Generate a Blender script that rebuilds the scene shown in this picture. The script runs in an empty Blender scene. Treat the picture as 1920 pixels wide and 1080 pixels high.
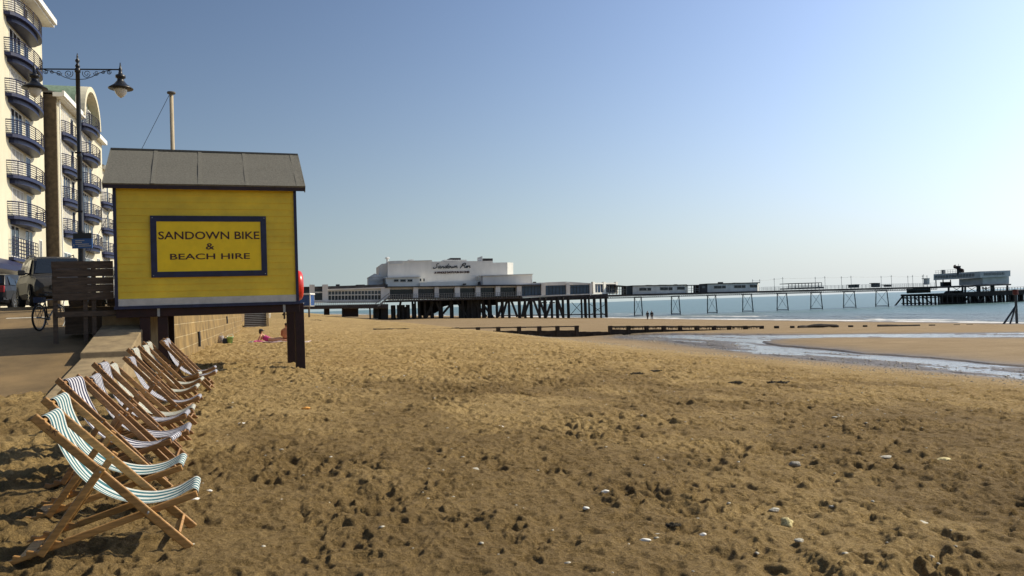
import bpy, bmesh, math, random
import numpy as np
from mathutils import Vector, Matrix

random.seed(7)
R = math.radians
sc = bpy.context.scene
COL = sc.collection

# ------------------------------------------------------------------ camera
FPX = 1500.0                       # focal length in photo pixels (1920 wide)
ROLL = math.atan(.0336)
PITCH = math.atan(32 * math.cos(ROLL) / FPX)
EYE = 1.55
cam_d = bpy.data.cameras.new('camera')
cam = bpy.data.objects.new('camera', cam_d)
COL.objects.link(cam)
cam_d.sensor_width = 36.0
cam_d.lens = 36.0 * FPX / 1920.0
cam_d.clip_start = .1
cam_d.clip_end = 60000
cam.matrix_world = (Matrix.Translation((0, 0, EYE)) @ Matrix.Rotation(math.pi / 2 + PITCH, 4, 'X')
                    @ Matrix.Rotation(-ROLL, 4, 'Z'))
sc.camera = cam

# ------------------------------------------------------------------ sky, sun, exposure
SUN_EL, SUN_AZ = 40.0, 22.5        # azimuth from +X towards +Y
world = bpy.data.worlds.new('World')
sc.world = world
world.use_nodes = True
wn = world.node_tree
bg = wn.nodes['Background']
sky = wn.nodes.new('ShaderNodeTexSky')
sky.sky_type = 'NISHITA'
sky.sun_disc = False
sky.sun_elevation = R(SUN_EL)
sky.sun_rotation = R(90 - SUN_AZ)
sky.altitude = 0
sky.air_density = 1.0
sky.dust_density = 1.2
sky.ozone_density = 2.4
def WN(t, **k):
    n = wn.nodes.new(t)
    for a, b in k.items(): setattr(n, a, b)
    return n
def wm(op, a, b=None, c=None):
    n = WN('ShaderNodeMath', operation=op)
    for i, q in enumerate((a, b, c)):
        if q is None: continue
        if isinstance(q, (int, float)): n.inputs[i].default_value = q
        else: wn.links.new(q, n.inputs[i])
    return n.outputs[0]
# summer haze: paler towards the horizon and towards the sun
wtc = WN('ShaderNodeTexCoord'); wsx = WN('ShaderNodeSeparateXYZ'); wn.links.new(wtc.outputs['Generated'], wsx.inputs[0])
w_s = wm('ADD', wm('MULTIPLY', wsx.outputs[0], math.cos(R(SUN_AZ)) * .5), wm('MULTIPLY_ADD', wsx.outputs[1], math.sin(R(SUN_AZ)) * .5, .5))
w_f = wm('MULTIPLY_ADD', wm('POWER', wm('MAXIMUM', w_s, 0.0), 3.0), 1.50, .63)
w_h = wm('MULTIPLY', wm('EXPONENT', wm('MULTIPLY', wm('MAXIMUM', wsx.outputs[2], 0.0), -6.5)), .95)
w_sc = WN('ShaderNodeVectorMath', operation='SCALE'); w_t = WN('ShaderNodeVectorMath', operation='MULTIPLY'); wn.links.new(sky.outputs[0], w_t.inputs[0]); w_t.inputs[1].default_value = (.97, 1.0, 1.10)
wn.links.new(w_t.outputs[0], w_sc.inputs[0]); wn.links.new(w_f, w_sc.inputs['Scale'])
w_hz = WN('ShaderNodeValToRGB'); wn.links.new(w_s, w_hz.inputs[0])
w_e = w_hz.color_ramp.elements
w_e[0].position = .40; w_e[0].color = (.30, .40, .45, 1); w_e[1].position = .95; w_e[1].color = (.80, .85, .89, 1)
w_m = w_e.new(.70); w_m.color = (.55, .64, .63, 1)
w_hs = WN('ShaderNodeVectorMath', operation='SCALE'); wn.links.new(w_hz.outputs[0], w_hs.inputs[0]); w_hs.inputs['Scale'].default_value = 10.0
w_mx = WN('ShaderNodeMix', data_type='RGBA'); wn.links.new(w_h, w_mx.inputs[0]); wn.links.new(w_sc.outputs[0], w_mx.inputs[6]); wn.links.new(w_hs.outputs[0], w_mx.inputs[7])
wn.links.new(w_mx.outputs[2], bg.inputs[0])
bg.inputs[1].default_value = .1
sd = Vector((math.cos(R(SUN_AZ)) * math.cos(R(SUN_EL)), math.sin(R(SUN_AZ)) * math.cos(R(SUN_EL)), math.sin(R(SUN_EL))))
sl = bpy.data.lights.new('sun', 'SUN')
sl.energy = 5.0
sl.angle = R(.5)
sl.color = (1.0, .90, .69)
so = bpy.data.objects.new('sun', sl)
COL.objects.link(so)
so.rotation_euler = (-sd).to_track_quat('-Z', 'Y').to_euler()
sc.view_settings.view_transform = 'Standard'
sc.view_settings.look = 'None'
sc.view_settings.exposure = 0.0
sc.view_settings.gamma = 1.0

# ------------------------------------------------------------------ frames
TH = R(17.1)                       # heading of the shore
def UV(u, v, z):                   # u along the shore, v out to sea
    return (-u * math.sin(TH) + v * math.cos(TH), u * math.cos(TH) + v * math.sin(TH), z)
def toUV(x, y):
    return (-x * math.sin(TH) + y * math.cos(TH), x * math.cos(TH) + y * math.sin(TH))
PA = R(76.0)
PX0, PY0 = 34.655, 215.0
def PT(s, t, z):                   # s along the pier, t away from the beach side
    return (PX0 + s * math.sin(PA) - t * math.cos(PA), PY0 + s * math.cos(PA) + t * math.sin(PA), z)
def ray(px, py):                   # direction through a place measured on the photograph
    x = (px - 960) / FPX; y = (540 - py) / FPX
    c, s = math.cos(ROLL), math.sin(ROLL)
    X = x * c + y * s; Z = -x * s + y * c
    c, s = math.cos(PITCH), math.sin(PITCH)
    return (X, c - Z * s, Z * c + s)
def atz(px, py, z):
    d = ray(px, py); k = (z - EYE) / d[2]
    return (d[0] * k, d[1] * k, z)
def aty(px, py, Y):
    d = ray(px, py); k = Y / d[1]
    return (d[0] * k, Y, EYE + d[2] * k)
def on_plane(px, py, p0, n):       # where the sight line meets a vertical plane
    d = ray(px, py)
    k = (p0[0] * n[0] + p0[1] * n[1]) / (d[0] * n[0] + d[1] * n[1])
    return (d[0] * k, d[1] * k, EYE + d[2] * k)
def ps(px, py, t=0.0):             # -> (s, z) on the pier plane t
    n = (-math.cos(PA), math.sin(PA))
    p = on_plane(px, py, PT(0, t, 0), n)
    return ((p[0] - PX0) * math.sin(PA) + (p[1] - PY0) * math.cos(PA), p[2])
def fu(px, py, v):                 # -> (u, z) on the shore-parallel plane v
    p = on_plane(px, py, UV(0, v, 0), (math.cos(TH), math.sin(TH)))
    return (toUV(p[0], p[1])[0], p[2])
HA = R(20.0)                       # the hut's long side
_h0 = aty(558, 567, 20.5)
def HT(a, b, z):                   # a along the front (0 = seaward corner, negative inland), b back
    return (_h0[0] + a * math.cos(HA) - b * math.sin(HA), _h0[1] + a * math.sin(HA) + b * math.cos(HA), z)
def hp(px, py, b=0.0):
    n = (-math.sin(HA), math.cos(HA))
    p = on_plane(px, py, HT(0, b, 0), n)
    return ((p[0] - _h0[0]) * math.cos(HA) + (p[1] - _h0[1]) * math.sin(HA), p[2])

# ------------------------------------------------------------------ mesh builder
class MB:
    def __init__(s, T=None):
        s.v = []; s.f = []; s.T = T or (lambda x, y, z: (x, y, z))
    def add(s, pts, faces, raw=False):
        o = len(s.v)
        s.v += [tuple(p) if raw else s.T(*p) for p in pts]
        s.f += [tuple(i + o for i in f) for f in faces]
    def box(s, x0, x1, y0, y1, z0, z1):
        s.add([(x0, y0, z0), (x1, y0, z0), (x1, y1, z0), (x0, y1, z0), (x0, y0, z1), (x1, y0, z1), (x1, y1, z1), (x0, y1, z1)],
              [(0, 3, 2, 1), (4, 5, 6, 7), (0, 1, 5, 4), (1, 2, 6, 5), (2, 3, 7, 6), (3, 0, 4, 7)])
    def hexa(s, lo, hi):           # two quads
        s.add(list(lo) + list(hi), [(0, 3, 2, 1), (4, 5, 6, 7), (0, 1, 5, 4), (1, 2, 6, 5), (2, 3, 7, 6), (3, 0, 4, 7)])
    def prism(s, poly, z0, z1):    # plan polygon
        n = len(poly)
        s.add([(x, y, z0) for x, y in poly] + [(x, y, z1) for x, y in poly],
              [tuple(range(n))[::-1], tuple(range(n, 2 * n))] + [(i, (i + 1) % n, n + (i + 1) % n, n + i) for i in range(n)])
    def extr(s, p3, q3):           # same polygon at two places
        n = len(p3)
        s.add(list(p3) + list(q3), [tuple(range(n))[::-1], tuple(range(n, 2 * n))] + [(i, (i + 1) % n, n + (i + 1) % n, n + i) for i in range(n)])
    def bar(s, p, q, w, h, up=(0, 0, 1), raw=False):
        p = Vector(p if raw else s.T(*p)); q = Vector(q if raw else s.T(*q))
        d = (q - p).normalized(); u = Vector(up)
        if abs(d.dot(u)) > .98: u = Vector((1, 0, 0)) if abs(d.x) < .9 else Vector((0, 1, 0))
        a = d.cross(u).normalized(); b = a.cross(d).normalized()
        pts = []
        for c in (p, q):
            for i, j in ((-1, -1), (1, -1), (1, 1), (-1, 1)):
                pts.append(c + a * (i * w / 2) + b * (j * h / 2))
        s.add(pts, [(0, 3, 2, 1), (4, 5, 6, 7), (0, 1, 5, 4), (1, 2, 6, 5), (2, 3, 7, 6), (3, 0, 4, 7)], raw=True)
    def tube(s, pts, r, n=8, raw=False, cap=True):
        P = [Vector(p if raw else s.T(*p)) for p in pts]
        rr = r if isinstance(r, (list, tuple)) else [r] * len(P)
        rings = []; ref = None
        for i, p in enumerate(P):
            d = (P[min(i + 1, len(P) - 1)] - P[max(i - 1, 0)]).normalized()
            if ref is None:
                ref = Vector((0, 0, 1)) if abs(d.z) < .9 else Vector((1, 0, 0))
            a = d.cross(ref)
            if a.length < 1e-4: a = d.orthogonal()
            a.normalize(); b = a.cross(d).normalized(); ref = b
            rings.append([p + (a * math.cos(2 * math.pi * k / n) + b * math.sin(2 * math.pi * k / n)) * rr[i] for k in range(n)])
        fs = []
        for i in range(len(P) - 1):
            for k in range(n):
                fs.append((i * n + k, i * n + (k + 1) % n, (i + 1) * n + (k + 1) % n, (i + 1) * n + k))
        if cap: fs += [tuple(range(n))[::-1], tuple(range((len(P) - 1) * n, len(P) * n))]
        s.add([p for rg in rings for p in rg], fs, raw=True)
    def lathe(s, c, prof, n=16):   # prof = [(r, z)] about a vertical axis at c
        pts = []; fs = []
        for r, z in prof:
            for k in range(n):
                a = 2 * math.pi * k / n
                pts.append((c[0] + r * math.cos(a), c[1] + r * math.sin(a), c[2] + z))
        for i in range(len(prof) - 1):
            for k in range(n):
                fs.append((i * n + k, i * n + (k + 1) % n, (i + 1) * n + (k + 1) % n, (i + 1) * n + k))
        fs += [tuple(range(n))[::-1], tuple(range((len(prof) - 1) * n, len(prof) * n))]
        s.add(pts, fs)
    def loft(s, secs, closed=True):
        n = len(secs[0]); fs = []
        for i in range(len(secs) - 1):
            for k in range(n if closed else n - 1):
                fs.append((i * n + k, i * n + (k + 1) % n, (i + 1) * n + (k + 1) % n, (i + 1) * n + k))
        if closed: fs += [tuple(range(n))[::-1], tuple(range((len(secs) - 1) * n, len(secs) * n))]
        s.add([p for q in secs for p in q], fs)
    def pier(s, pts, t0, t1):      # outline measured at depth t0, extruded back to t1
        sz = [ps(x, y, t0) for x, y in pts]
        s.extr([PT(a, t0, z) for a, z in sz], [PT(a, t1, z) for a, z in sz])
    def text(s, body, fn, shear=0.0, ext=.02, offset=0.0):
        cu = bpy.data.curves.new('t', 'FONT'); cu.body = body; cu.size = 1; cu.align_x = 'LEFT'
        cu.extrude = ext; cu.shear = shear; cu.offset = offset; cu.resolution_u = 3
        o = bpy.data.objects.new('t', cu); COL.objects.link(o)
        me = bpy.data.meshes.new_from_object(o.evaluated_get(bpy.context.evaluated_depsgraph_get()))
        co = [tuple(v.co) for v in me.vertices]; fs = [tuple(p.vertices) for p in me.polygons]
        bpy.data.objects.remove(o); bpy.data.curves.remove(cu); bpy.data.meshes.remove(me)
        x0 = min(c[0] for c in co); x1 = max(c[0] for c in co); y0 = min(c[1] for c in co); y1 = max(c[1] for c in co)
        s.add([fn((c[0] - x0) / (x1 - x0), (c[1] - y0) / (y1 - y0), c[2] / max(ext, 1e-6)) for c in co], fs, raw=True)

ROOTM = {}
def empty(name, loc, rz=0.0, label=None, cat=None, group=None):
    o = bpy.data.objects.new(name, None); COL.objects.link(o)
    o.empty_display_size = .2
    o.location = loc; o.rotation_euler = (0, 0, rz)
    ROOTM[o.name] = (Matrix.Translation(loc) @ Matrix.Rotation(rz, 4, 'Z')).inverted()
    tag(o, label, cat, group)
    return o
def tag(o, label=None, cat=None, group=None, kind=None):
    if label: o['label'] = label
    if cat: o['category'] = cat
    if group: o['group'] = group
    if kind: o['kind'] = kind
    return o
def obj(name, mb, mat, parent=None, local=False, smooth=False, bev=0.0, solid=0.0, recalc=True):
    v = mb.v
    if parent is not None and not local:
        r = parent
        while r.parent is not None: r = r.parent
        m = ROOTM.get(r.name)
        if m is not None: v = [m @ Vector(p) for p in v]
    me = bpy.data.meshes.new(name)
    me.from_pydata([tuple(p) for p in v], [], mb.f)
    if recalc:
        bm = bmesh.new(); bm.from_mesh(me)
        bmesh.ops.recalc_face_normals(bm, faces=bm.faces)
        bm.to_mesh(me); bm.free()
    me.materials.append(mat)
    if smooth:
        me.polygons.foreach_set('use_smooth', [True] * len(me.polygons))
    o = bpy.data.objects.new(name, me); COL.objects.link(o)
    if parent is not None: o.parent = parent
    if bev:
        b = o.modifiers.new('bevel', 'BEVEL'); b.width = bev; b.segments = 2; b.limit_method = 'ANGLE'
    if solid:
        b = o.modifiers.new('solid', 'SOLIDIFY'); b.thickness = solid; b.offset = 0
    return o
def single(name, mb, mat, label, cat, group=None, kind=None, **k):   # a thing that is one mesh: origin at its base
    xs = [p[0] for p in mb.v]; ys = [p[1] for p in mb.v]; zs = [p[2] for p in mb.v]
    c = ((min(xs) + max(xs)) / 2, (min(ys) + max(ys)) / 2, min(zs))
    mb.v = [(p[0] - c[0], p[1] - c[1], p[2] - c[2]) for p in mb.v]
    o = obj(name, mb, mat, **k); o.location = c
    return tag(o, label, cat, group, kind)
def copy_tree(o, parent=None):
    c = o.copy(); COL.objects.link(c)
    if parent is not None: c.parent = parent
    for ch in list(o.children): copy_tree(ch, c)
    return c

# ------------------------------------------------------------------ materials
def nt_new(name):
    m = bpy.data.materials.new(name); m.use_nodes = True
    nt = m.node_tree; return m, nt, nt.nodes['Principled BSDF']
def N(nt, typ, **k):
    n = nt.nodes.new(typ)
    for a, b in k.items(): setattr(n, a, b)
    return n
def MAT(name, rgb, rough=.6, var=.18, scale=6.0, bump=.0, bscale=60.0, metal=0.0, spec=.5, stretch=(1, 1, 1), rgb2=None, detail=5, coat=0.0):
    m, nt, p = nt_new(name)
    tc = N(nt, 'ShaderNodeTexCoord'); mp = N(nt, 'ShaderNodeMapping'); mp.inputs['Scale'].default_value = stretch
    nt.links.new(tc.outputs['Object'], mp.inputs[0])
    no = N(nt, 'ShaderNodeTexNoise'); no.inputs['Scale'].default_value = scale; no.inputs['Detail'].default_value = detail; no.inputs['Roughness'].default_value = .62
    nt.links.new(mp.outputs[0], no.inputs['Vector'])
    cr = N(nt, 'ShaderNodeValToRGB')
    a = rgb2 or tuple(c * (1 - var * 1.6) for c in rgb)
    b = tuple(min(1, c * (1 + var)) for c in rgb)
    cr.color_ramp.elements[0].position = .3; cr.color_ramp.elements[0].color = (*a, 1)
    cr.color_ramp.elements[1].position = .68; cr.color_ramp.elements[1].color = (*b, 1)
    nt.links.new(no.outputs['Fac'], cr.inputs[0]); nt.links.new(cr.outputs[0], p.inputs['Base Color'])
    p.inputs['Roughness'].default_value = rough; p.inputs['Metallic'].default_value = metal
    p.inputs['Specular IOR Level'].default_value = spec; p.inputs['Coat Weight'].default_value = coat
    if bump:
        n2 = N(nt, 'ShaderNodeTexNoise'); n2.inputs['Scale'].default_value = bscale; n2.inputs['Detail'].default_value = 4
        nt.links.new(mp.outputs[0], n2.inputs['Vector'])
        bp = N(nt, 'ShaderNodeBump'); bp.inputs['Strength'].default_value = bump; bp.inputs['Distance'].default_value = .02
        nt.links.new(n2.outputs['Fac'], bp.inputs['Height']); nt.links.new(bp.outputs[0], p.inputs['Normal'])
    return m
def GLASS(name, rgb=(.02, .03, .04), rough=.08, spec=.5):
    m, nt, p = nt_new(name)
    tc = N(nt, 'ShaderNodeTexCoord'); no = N(nt, 'ShaderNodeTexNoise'); no.inputs['Scale'].default_value = .7
    nt.links.new(tc.outputs['Object'], no.inputs['Vector'])
    cr = N(nt, 'ShaderNodeValToRGB'); cr.color_ramp.elements[0].color = (*[c * .5 for c in rgb], 1); cr.color_ramp.elements[1].color = (*[min(1, c * 1.8) for c in rgb], 1)
    nt.links.new(no.outputs['Fac'], cr.inputs[0]); nt.links.new(cr.outputs[0], p.inputs['Base Color'])
    p.inputs['Roughness'].default_value = rough; p.inputs['Specular IOR Level'].default_value = spec
    return m
def STRIPES(name, cols, period, rough=.85):
    """stripes run along the sling; the pattern is a function of the width (object y)"""
    m, nt, p = nt_new(name)
    tc = N(nt, 'ShaderNodeTexCoord'); sp = N(nt, 'ShaderNodeSeparateXYZ'); nt.links.new(tc.outputs['Object'], sp.inputs[0])
    ad = N(nt, 'ShaderNodeMath', operation='ADD'); ad.inputs[1].default_value = 2.0; nt.links.new(sp.outputs['Y'], ad.inputs[0])
    dv = N(nt, 'ShaderNodeMath', operation='DIVIDE'); dv.inputs[1].default_value = period; nt.links.new(ad.outputs[0], dv.inputs[0])
    fr = N(nt, 'ShaderNodeMath', operation='FRACT'); nt.links.new(dv.outputs[0], fr.inputs[0])
    cr = N(nt, 'ShaderNodeValToRGB'); cr.color_ramp.interpolation = 'CONSTANT'
    el = cr.color_ramp.elements
    el[0].position = 0; el[0].color = (*cols[0][1], 1)
    el[1].position = cols[1][0]; el[1].color = (*cols[1][1], 1)
    for pos, c in cols[2:]:
        e = el.new(pos); e.color = (*c, 1)
    nt.links.new(fr.outputs[0], cr.inputs[0])
    no = N(nt, 'ShaderNodeTexNoise'); no.inputs['Scale'].default_value = 9; no.inputs['Detail'].default_value = 6
    nt.links.new(tc.outputs['Object'], no.inputs['Vector'])
    mr = N(nt, 'ShaderNodeMapRange'); mr.inputs[3].default_value = .72; mr.inputs[4].default_value = 1.1; nt.links.new(no.outputs['Fac'], mr.inputs[0])
    mx = N(nt, 'ShaderNodeVectorMath', operation='SCALE'); nt.links.new(cr.outputs[0], mx.inputs[0]); nt.links.new(mr.outputs[0], mx.inputs['Scale'])
    nt.links.new(mx.outputs[0], p.inputs['Base Color']); p.inputs['Roughness'].default_value = rough
    n2 = N(nt, 'ShaderNodeTexNoise'); n2.inputs['Scale'].default_value = 14; nt.links.new(tc.outputs['Object'], n2.inputs['Vector'])
    bp = N(nt, 'ShaderNodeBump'); bp.inputs['Strength'].default_value = .5; bp.inputs['Distance'].default_value = .02
    nt.links.new(n2.outputs['Fac'], bp.inputs['Height']); nt.links.new(bp.outputs[0], p.inputs['Normal'])
    # cloth lets some sunlight through
    tr = N(nt, 'ShaderNodeBsdfTranslucent'); nt.links.new(mx.outputs[0], tr.inputs[0])
    ms = N(nt, 'ShaderNodeMixShader'); ms.inputs[0].default_value = .25
    out = nt.nodes['Material Output']
    nt.links.new(p.outputs[0], ms.inputs[1]); nt.links.new(tr.outputs[0], ms.inputs[2]); nt.links.new(ms.outputs[0], out.inputs[0])
    return m

M = {}
M['wood'] = MAT('varnished_wood', (.43, .225, .065), .45, .3, 3.0, .12, 30, stretch=(2, 14, 14), coat=.15)
M['wood2'] = MAT('reddish_varnished_wood', (.31, .15, .045), .45, .3, 3.0, .12, 30, stretch=(2, 14, 14), coat=.15)
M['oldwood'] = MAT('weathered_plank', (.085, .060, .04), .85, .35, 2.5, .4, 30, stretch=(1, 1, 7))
M['yellow'] = MAT('yellow_paint', (.86, .61, .034), .55, .06, 1.1, .05, 60, rgb2=(.64, .45, .03))
M['yellow_sign'] = MAT('sign_yellow', (.92, .63, .006), .45, .06, 3.0)
M['navy'] = MAT('navy_paint', (.012, .016, .055), .45, .25, 5)
M['balnavy'] = MAT('balcony_blue', (.012, .016, .06), .45, .2, 5)
M['ink'] = MAT('sign_lettering', (.05, .012, .012), .6, .1, 5)
M['felt'] = MAT('roofing_felt', (.135, .128, .105), .95, .25, 26, .5, 160, rgb2=(.095, .09, .075))
M['seam'] = MAT('felt_lap', (.135, .128, .105), .9, .2, 26, .3, 160)
M['skirt'] = MAT('grey_white_board', (.50, .49, .45), .6, .1, 5)
M['maroon'] = MAT('dark_red_preservative', (.022, .006, .005), .75, .3, 4, .2, 30)
M['steel'] = MAT('galvanised_steel', (.35, .36, .36), .45, .2, 12, metal=.6)
M['black'] = MAT('black_paint', (.012, .013, .016), .4, .2, 8)
M['rubber'] = MAT('black_rubber', (.015, .015, .015), .8, .2, 20)
M['pole'] = MAT('weathered_pole', (.42, .34, .22), .7, .2, 4, stretch=(8, 8, .6))
M['frosted'] = MAT('frosted_globe', (.62, .60, .54), .25, .08, 4)
M['cream'] = MAT('cream_render', (.62, .575, .43), .85, .08, .5, .1, 12, stretch=(1, 1, .35))
M['white'] = MAT('white_paint', (.78, .77, .72), .6, .07, 1.2)
M['brick'] = MAT('brown_brick', (.10, .072, .042), .9, .3, 3, .3, 20)
M['copper'] = MAT('green_copper', (.20, .28, .19), .7, .2, 3)
M['roofgrey'] = MAT('grey_roof', (.14, .13, .12), .85, .2, 2)
M['glass'] = GLASS('window_glass', (.05, .06, .07), .06)
M['darkglass'] = GLASS('dark_glass', (.012, .016, .022), .12)
M['bluepane'] = GLASS('blue_tinted_pane', (.035, .06, .10), .15)
M['curtain'] = MAT('net_curtain', (.50, .47, .40), .9, .2, 4)
M['concrete'] = MAT('worn_concrete', (.30, .225, .125), .95, .22, 3.2, .5, 55, rgb2=(.19, .14, .08))
M['asphalt'] = MAT('asphalt', (.065, .056, .043), .9, .3, 7, .3, 90)
M['pave'] = MAT('ramp_concrete', (.19, .125, .055), .92, .25, .9, .4, 60, rgb2=(.115, .078, .036))
M['line'] = MAT('road_paint', (.62, .60, .53), .7, .2, 9)
M['pierwhite'] = MAT('pavilion_render', (.76, .73, .67), .8, .10, .25, stretch=(1, 1, .3))
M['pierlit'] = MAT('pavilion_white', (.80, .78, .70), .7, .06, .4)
M['piergrey'] = MAT('pier_hut_grey', (.62, .62, .60), .75, .15, .5)
M['pierroof'] = MAT('pier_roof_dark', (.045, .042, .045), .85, .3, .5)
M['piersteel'] = MAT('dark_painted_steel', (.022, .032, .04), .6, .3, 1)
M['piertimber'] = MAT('tarred_timber', (.018, .016, .014), .85, .4, 1.0)
M['deck'] = MAT('deck_edge', (.04, .033, .034), .8, .3, .8)
M['headgrey'] = MAT('pier_head_cladding', (.40, .39, .37), .8, .12, .5)
M['headgrey2'] = MAT('pier_head_pale_cladding', (.52, .53, .53), .8, .12, .5)
M['rail'] = MAT('railing_grey', (.20, .21, .21), .6, .2, 2)
M['groyne'] = MAT('groyne_timber', (.035, .024, .017), .9, .5, 2.0, .5, 20)
M['weed'] = MAT('seaweed', (.055, .042, .022), .8, .5, 20, .6, 60)
M['stone'] = MAT('pale_stone', (.52, .48, .38), .85, .2, 18, .3, 60)
M['greystone'] = MAT('grey_stone', (.30, .27, .22), .85, .25, 18, .3, 60)
M['yellowstone'] = MAT('yellow_stone', (.66, .55, .26), .85, .3, 30, .8, 70)
M['shell'] = MAT('white_shell', (.75, .72, .64), .6, .1, 30)
M['orange'] = MAT('orange_shell', (.70, .32, .06), .6, .2, 30)
M['red'] = MAT('red_plastic', (.55, .03, .02), .3, .1, 4)
M['redmark'] = MAT('dull_red_marker', (.10, .015, .012), .6, .2, 4)
M['blue'] = MAT('blue_boards', (.02, .07, .22), .5, .2, 2)
M['signblue'] = MAT('sign_blue', (.03, .11, .32), .4, .1, 3)
M['silver'] = MAT('silver_car_paint', (.040, .038, .035), .45, .05, 2, coat=.1, spec=.3)
M['blackcar'] = MAT('black_car_paint', (.010, .009, .009), .4, .1, 2, coat=.15, spec=.3)
M['whitecar'] = MAT('white_car_paint', (.70, .70, .68), .3, .04, 2, coat=.6)
M['plate'] = MAT('yellow_number_plate', (.65, .45, .05), .5, .05, 5)
M['chrome'] = MAT('bright_metal', (.6, .6, .6), .2, .05, 5, metal=.9)
M['lens'] = GLASS('headlamp_glass', (.45, .45, .42), .08)
M['tail'] = MAT('tail_lamp', (.30, .01, .01), .25, .1, 5)
M['skin'] = MAT('sunburnt_skin', (.42, .17, .085), .6, .12, 9)
M['skin2'] = MAT('light_skin', (.55, .29, .17), .6, .12, 9)
M['pink'] = MAT('pink_cloth', (.50, .06, .20), .9, .35, 14, rgb2=(.22, .02, .12))
M['darkcloth'] = MAT('dark_cloth', (.022, .022, .028), .9, .25, 9)
M['jeans'] = MAT('dark_trousers', (.05, .045, .045), .9, .2, 9)
M['hair'] = MAT('brown_hair', (.05, .03, .018), .8, .25, 30)
M['lime'] = MAT('lime_plastic', (.35, .60, .25), .4, .15, 6)
M['bagblue'] = MAT('dark_blue_cloth', (.03, .045, .09), .8, .25, 9)
M['bagmix'] = MAT('patterned_cloth', (.50, .42, .36), .8, .4, 11, rgb2=(.10, .12, .16))
M['towel'] = MAT('pale_towel', (.58, .50, .46), .95, .3, 5, rgb2=(.42, .22, .26))
# ================================================================== ground
def _h(ix, iy, seed):
    h = (ix.astype(np.int64) * 374761393 + iy.astype(np.int64) * 668265263 + seed * 974711) & 0xffffffff
    h = ((h ^ (h >> 13)) * 1274126177) & 0xffffffff
    h = ((h ^ (h >> 15)) * 2246822519) & 0xffffffff
    return ((h ^ (h >> 16)) & 0xffff) / 65535.0
def vn(x, y, seed=0):
    ix = np.floor(x); iy = np.floor(y); fx = x - ix; fy = y - iy
    fx = fx * fx * fx * (fx * (fx * 6 - 15) + 10); fy = fy * fy * fy * (fy * (fy * 6 - 15) + 10)
    a = _h(ix, iy, seed); b = _h(ix + 1, iy, seed); c = _h(ix, iy + 1, seed); d = _h(ix + 1, iy + 1, seed)
    return (a + (b - a) * fx) * (1 - fy) + (c + (d - c) * fx) * fy - .5
def fbm(x, y, seed=0, o=4, g=.5):
    s = 0; a = 1.0
    for k in range(o):
        s = s + a * vn(x * 2 ** k + 17.3 * k, y * 2 ** k - 9.1 * k, seed + k); a *= g
    return s
def pits(x, y, cell, seed, prob, r0, r1, rim=.35):
    """footprint-like dents, one jittered dent per cell"""
    gx = np.floor(x / cell); gy = np.floor(y / cell); out = np.zeros_like(x)
    for dx in (-1, 0, 1):
        for dy in (-1, 0, 1):
            cx = gx + dx; cy = gy + dy
            on = _h(cx, cy, seed) < prob
            px = (cx + .15 + .7 * _h(cx, cy, seed + 1)) * cell; py = (cy + .15 + .7 * _h(cx, cy, seed + 2)) * cell
            an = _h(cx, cy, seed + 3) * 6.283; rr = r0 + (r1 - r0) * _h(cx, cy, seed + 4)
            ca, sa = np.cos(an), np.sin(an); ex = x - px; ey = y - py
            a = (ex * ca + ey * sa) / (rr * 1.55); b = (-ex * sa + ey * ca) / rr
            d2 = a * a + b * b; d = np.sqrt(d2)
            k = .5 + .5 * _h(cx, cy, seed + 5)
            out += np.where(on, k * (-np.exp(-(d2 ** 1.2)) + rim * np.exp(-((d - 1.3) / .32) ** 2)), 0)
    return out
PROF_V = [-80, -6, 0, 3, 7, 11, 20, 24.6, 27.5, 31, 35, 40, 46, 53, 60, 70, 85, 140, 400, 900]
PROF_Z = [.1, .05, 0, -.02, -.2, -.45, -1.15, -1.60, -1.80, -1.76, -1.66, -1.68, -1.78, -1.88, -2.08, -2.34, -2.6, -3.9, -9, -20]
SEA = -2.6
POOL = -1.80
_pz = lambda v: np.interp(v, PROF_V, PROF_Z)
def base_z(x, y):
    u = -x * math.sin(TH) + y * math.cos(TH); v = x * math.cos(TH) + y * math.sin(TH)
    z = (_pz(v) + _pz(v - 1.2) + _pz(v + 1.2) + _pz(v - 2.2) + _pz(v + 2.2)) / 5
    z = z + .0095 * np.clip(u - 75, 0, 260) * np.clip(1 - v / 78, 0, 1)
    z = z + .011 * np.clip(u - 5, 0, 16) * np.clip(1 - (v + 1) / 6, 0, 1) * np.clip((60 - u) / 40, 0, 1)
    berm = np.clip((u - 38) / 32, 0, 1) * np.clip((150 - u) / 50, 0, 1)
    z = z + .44 * np.exp(-((v - 16.5) / 6.2) ** 2) * berm * berm * (3 - 2 * berm)
    return z
def ground(x, y):
    return float(base_z(np.array([float(x)]), np.array([float(y)]))[0])
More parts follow.
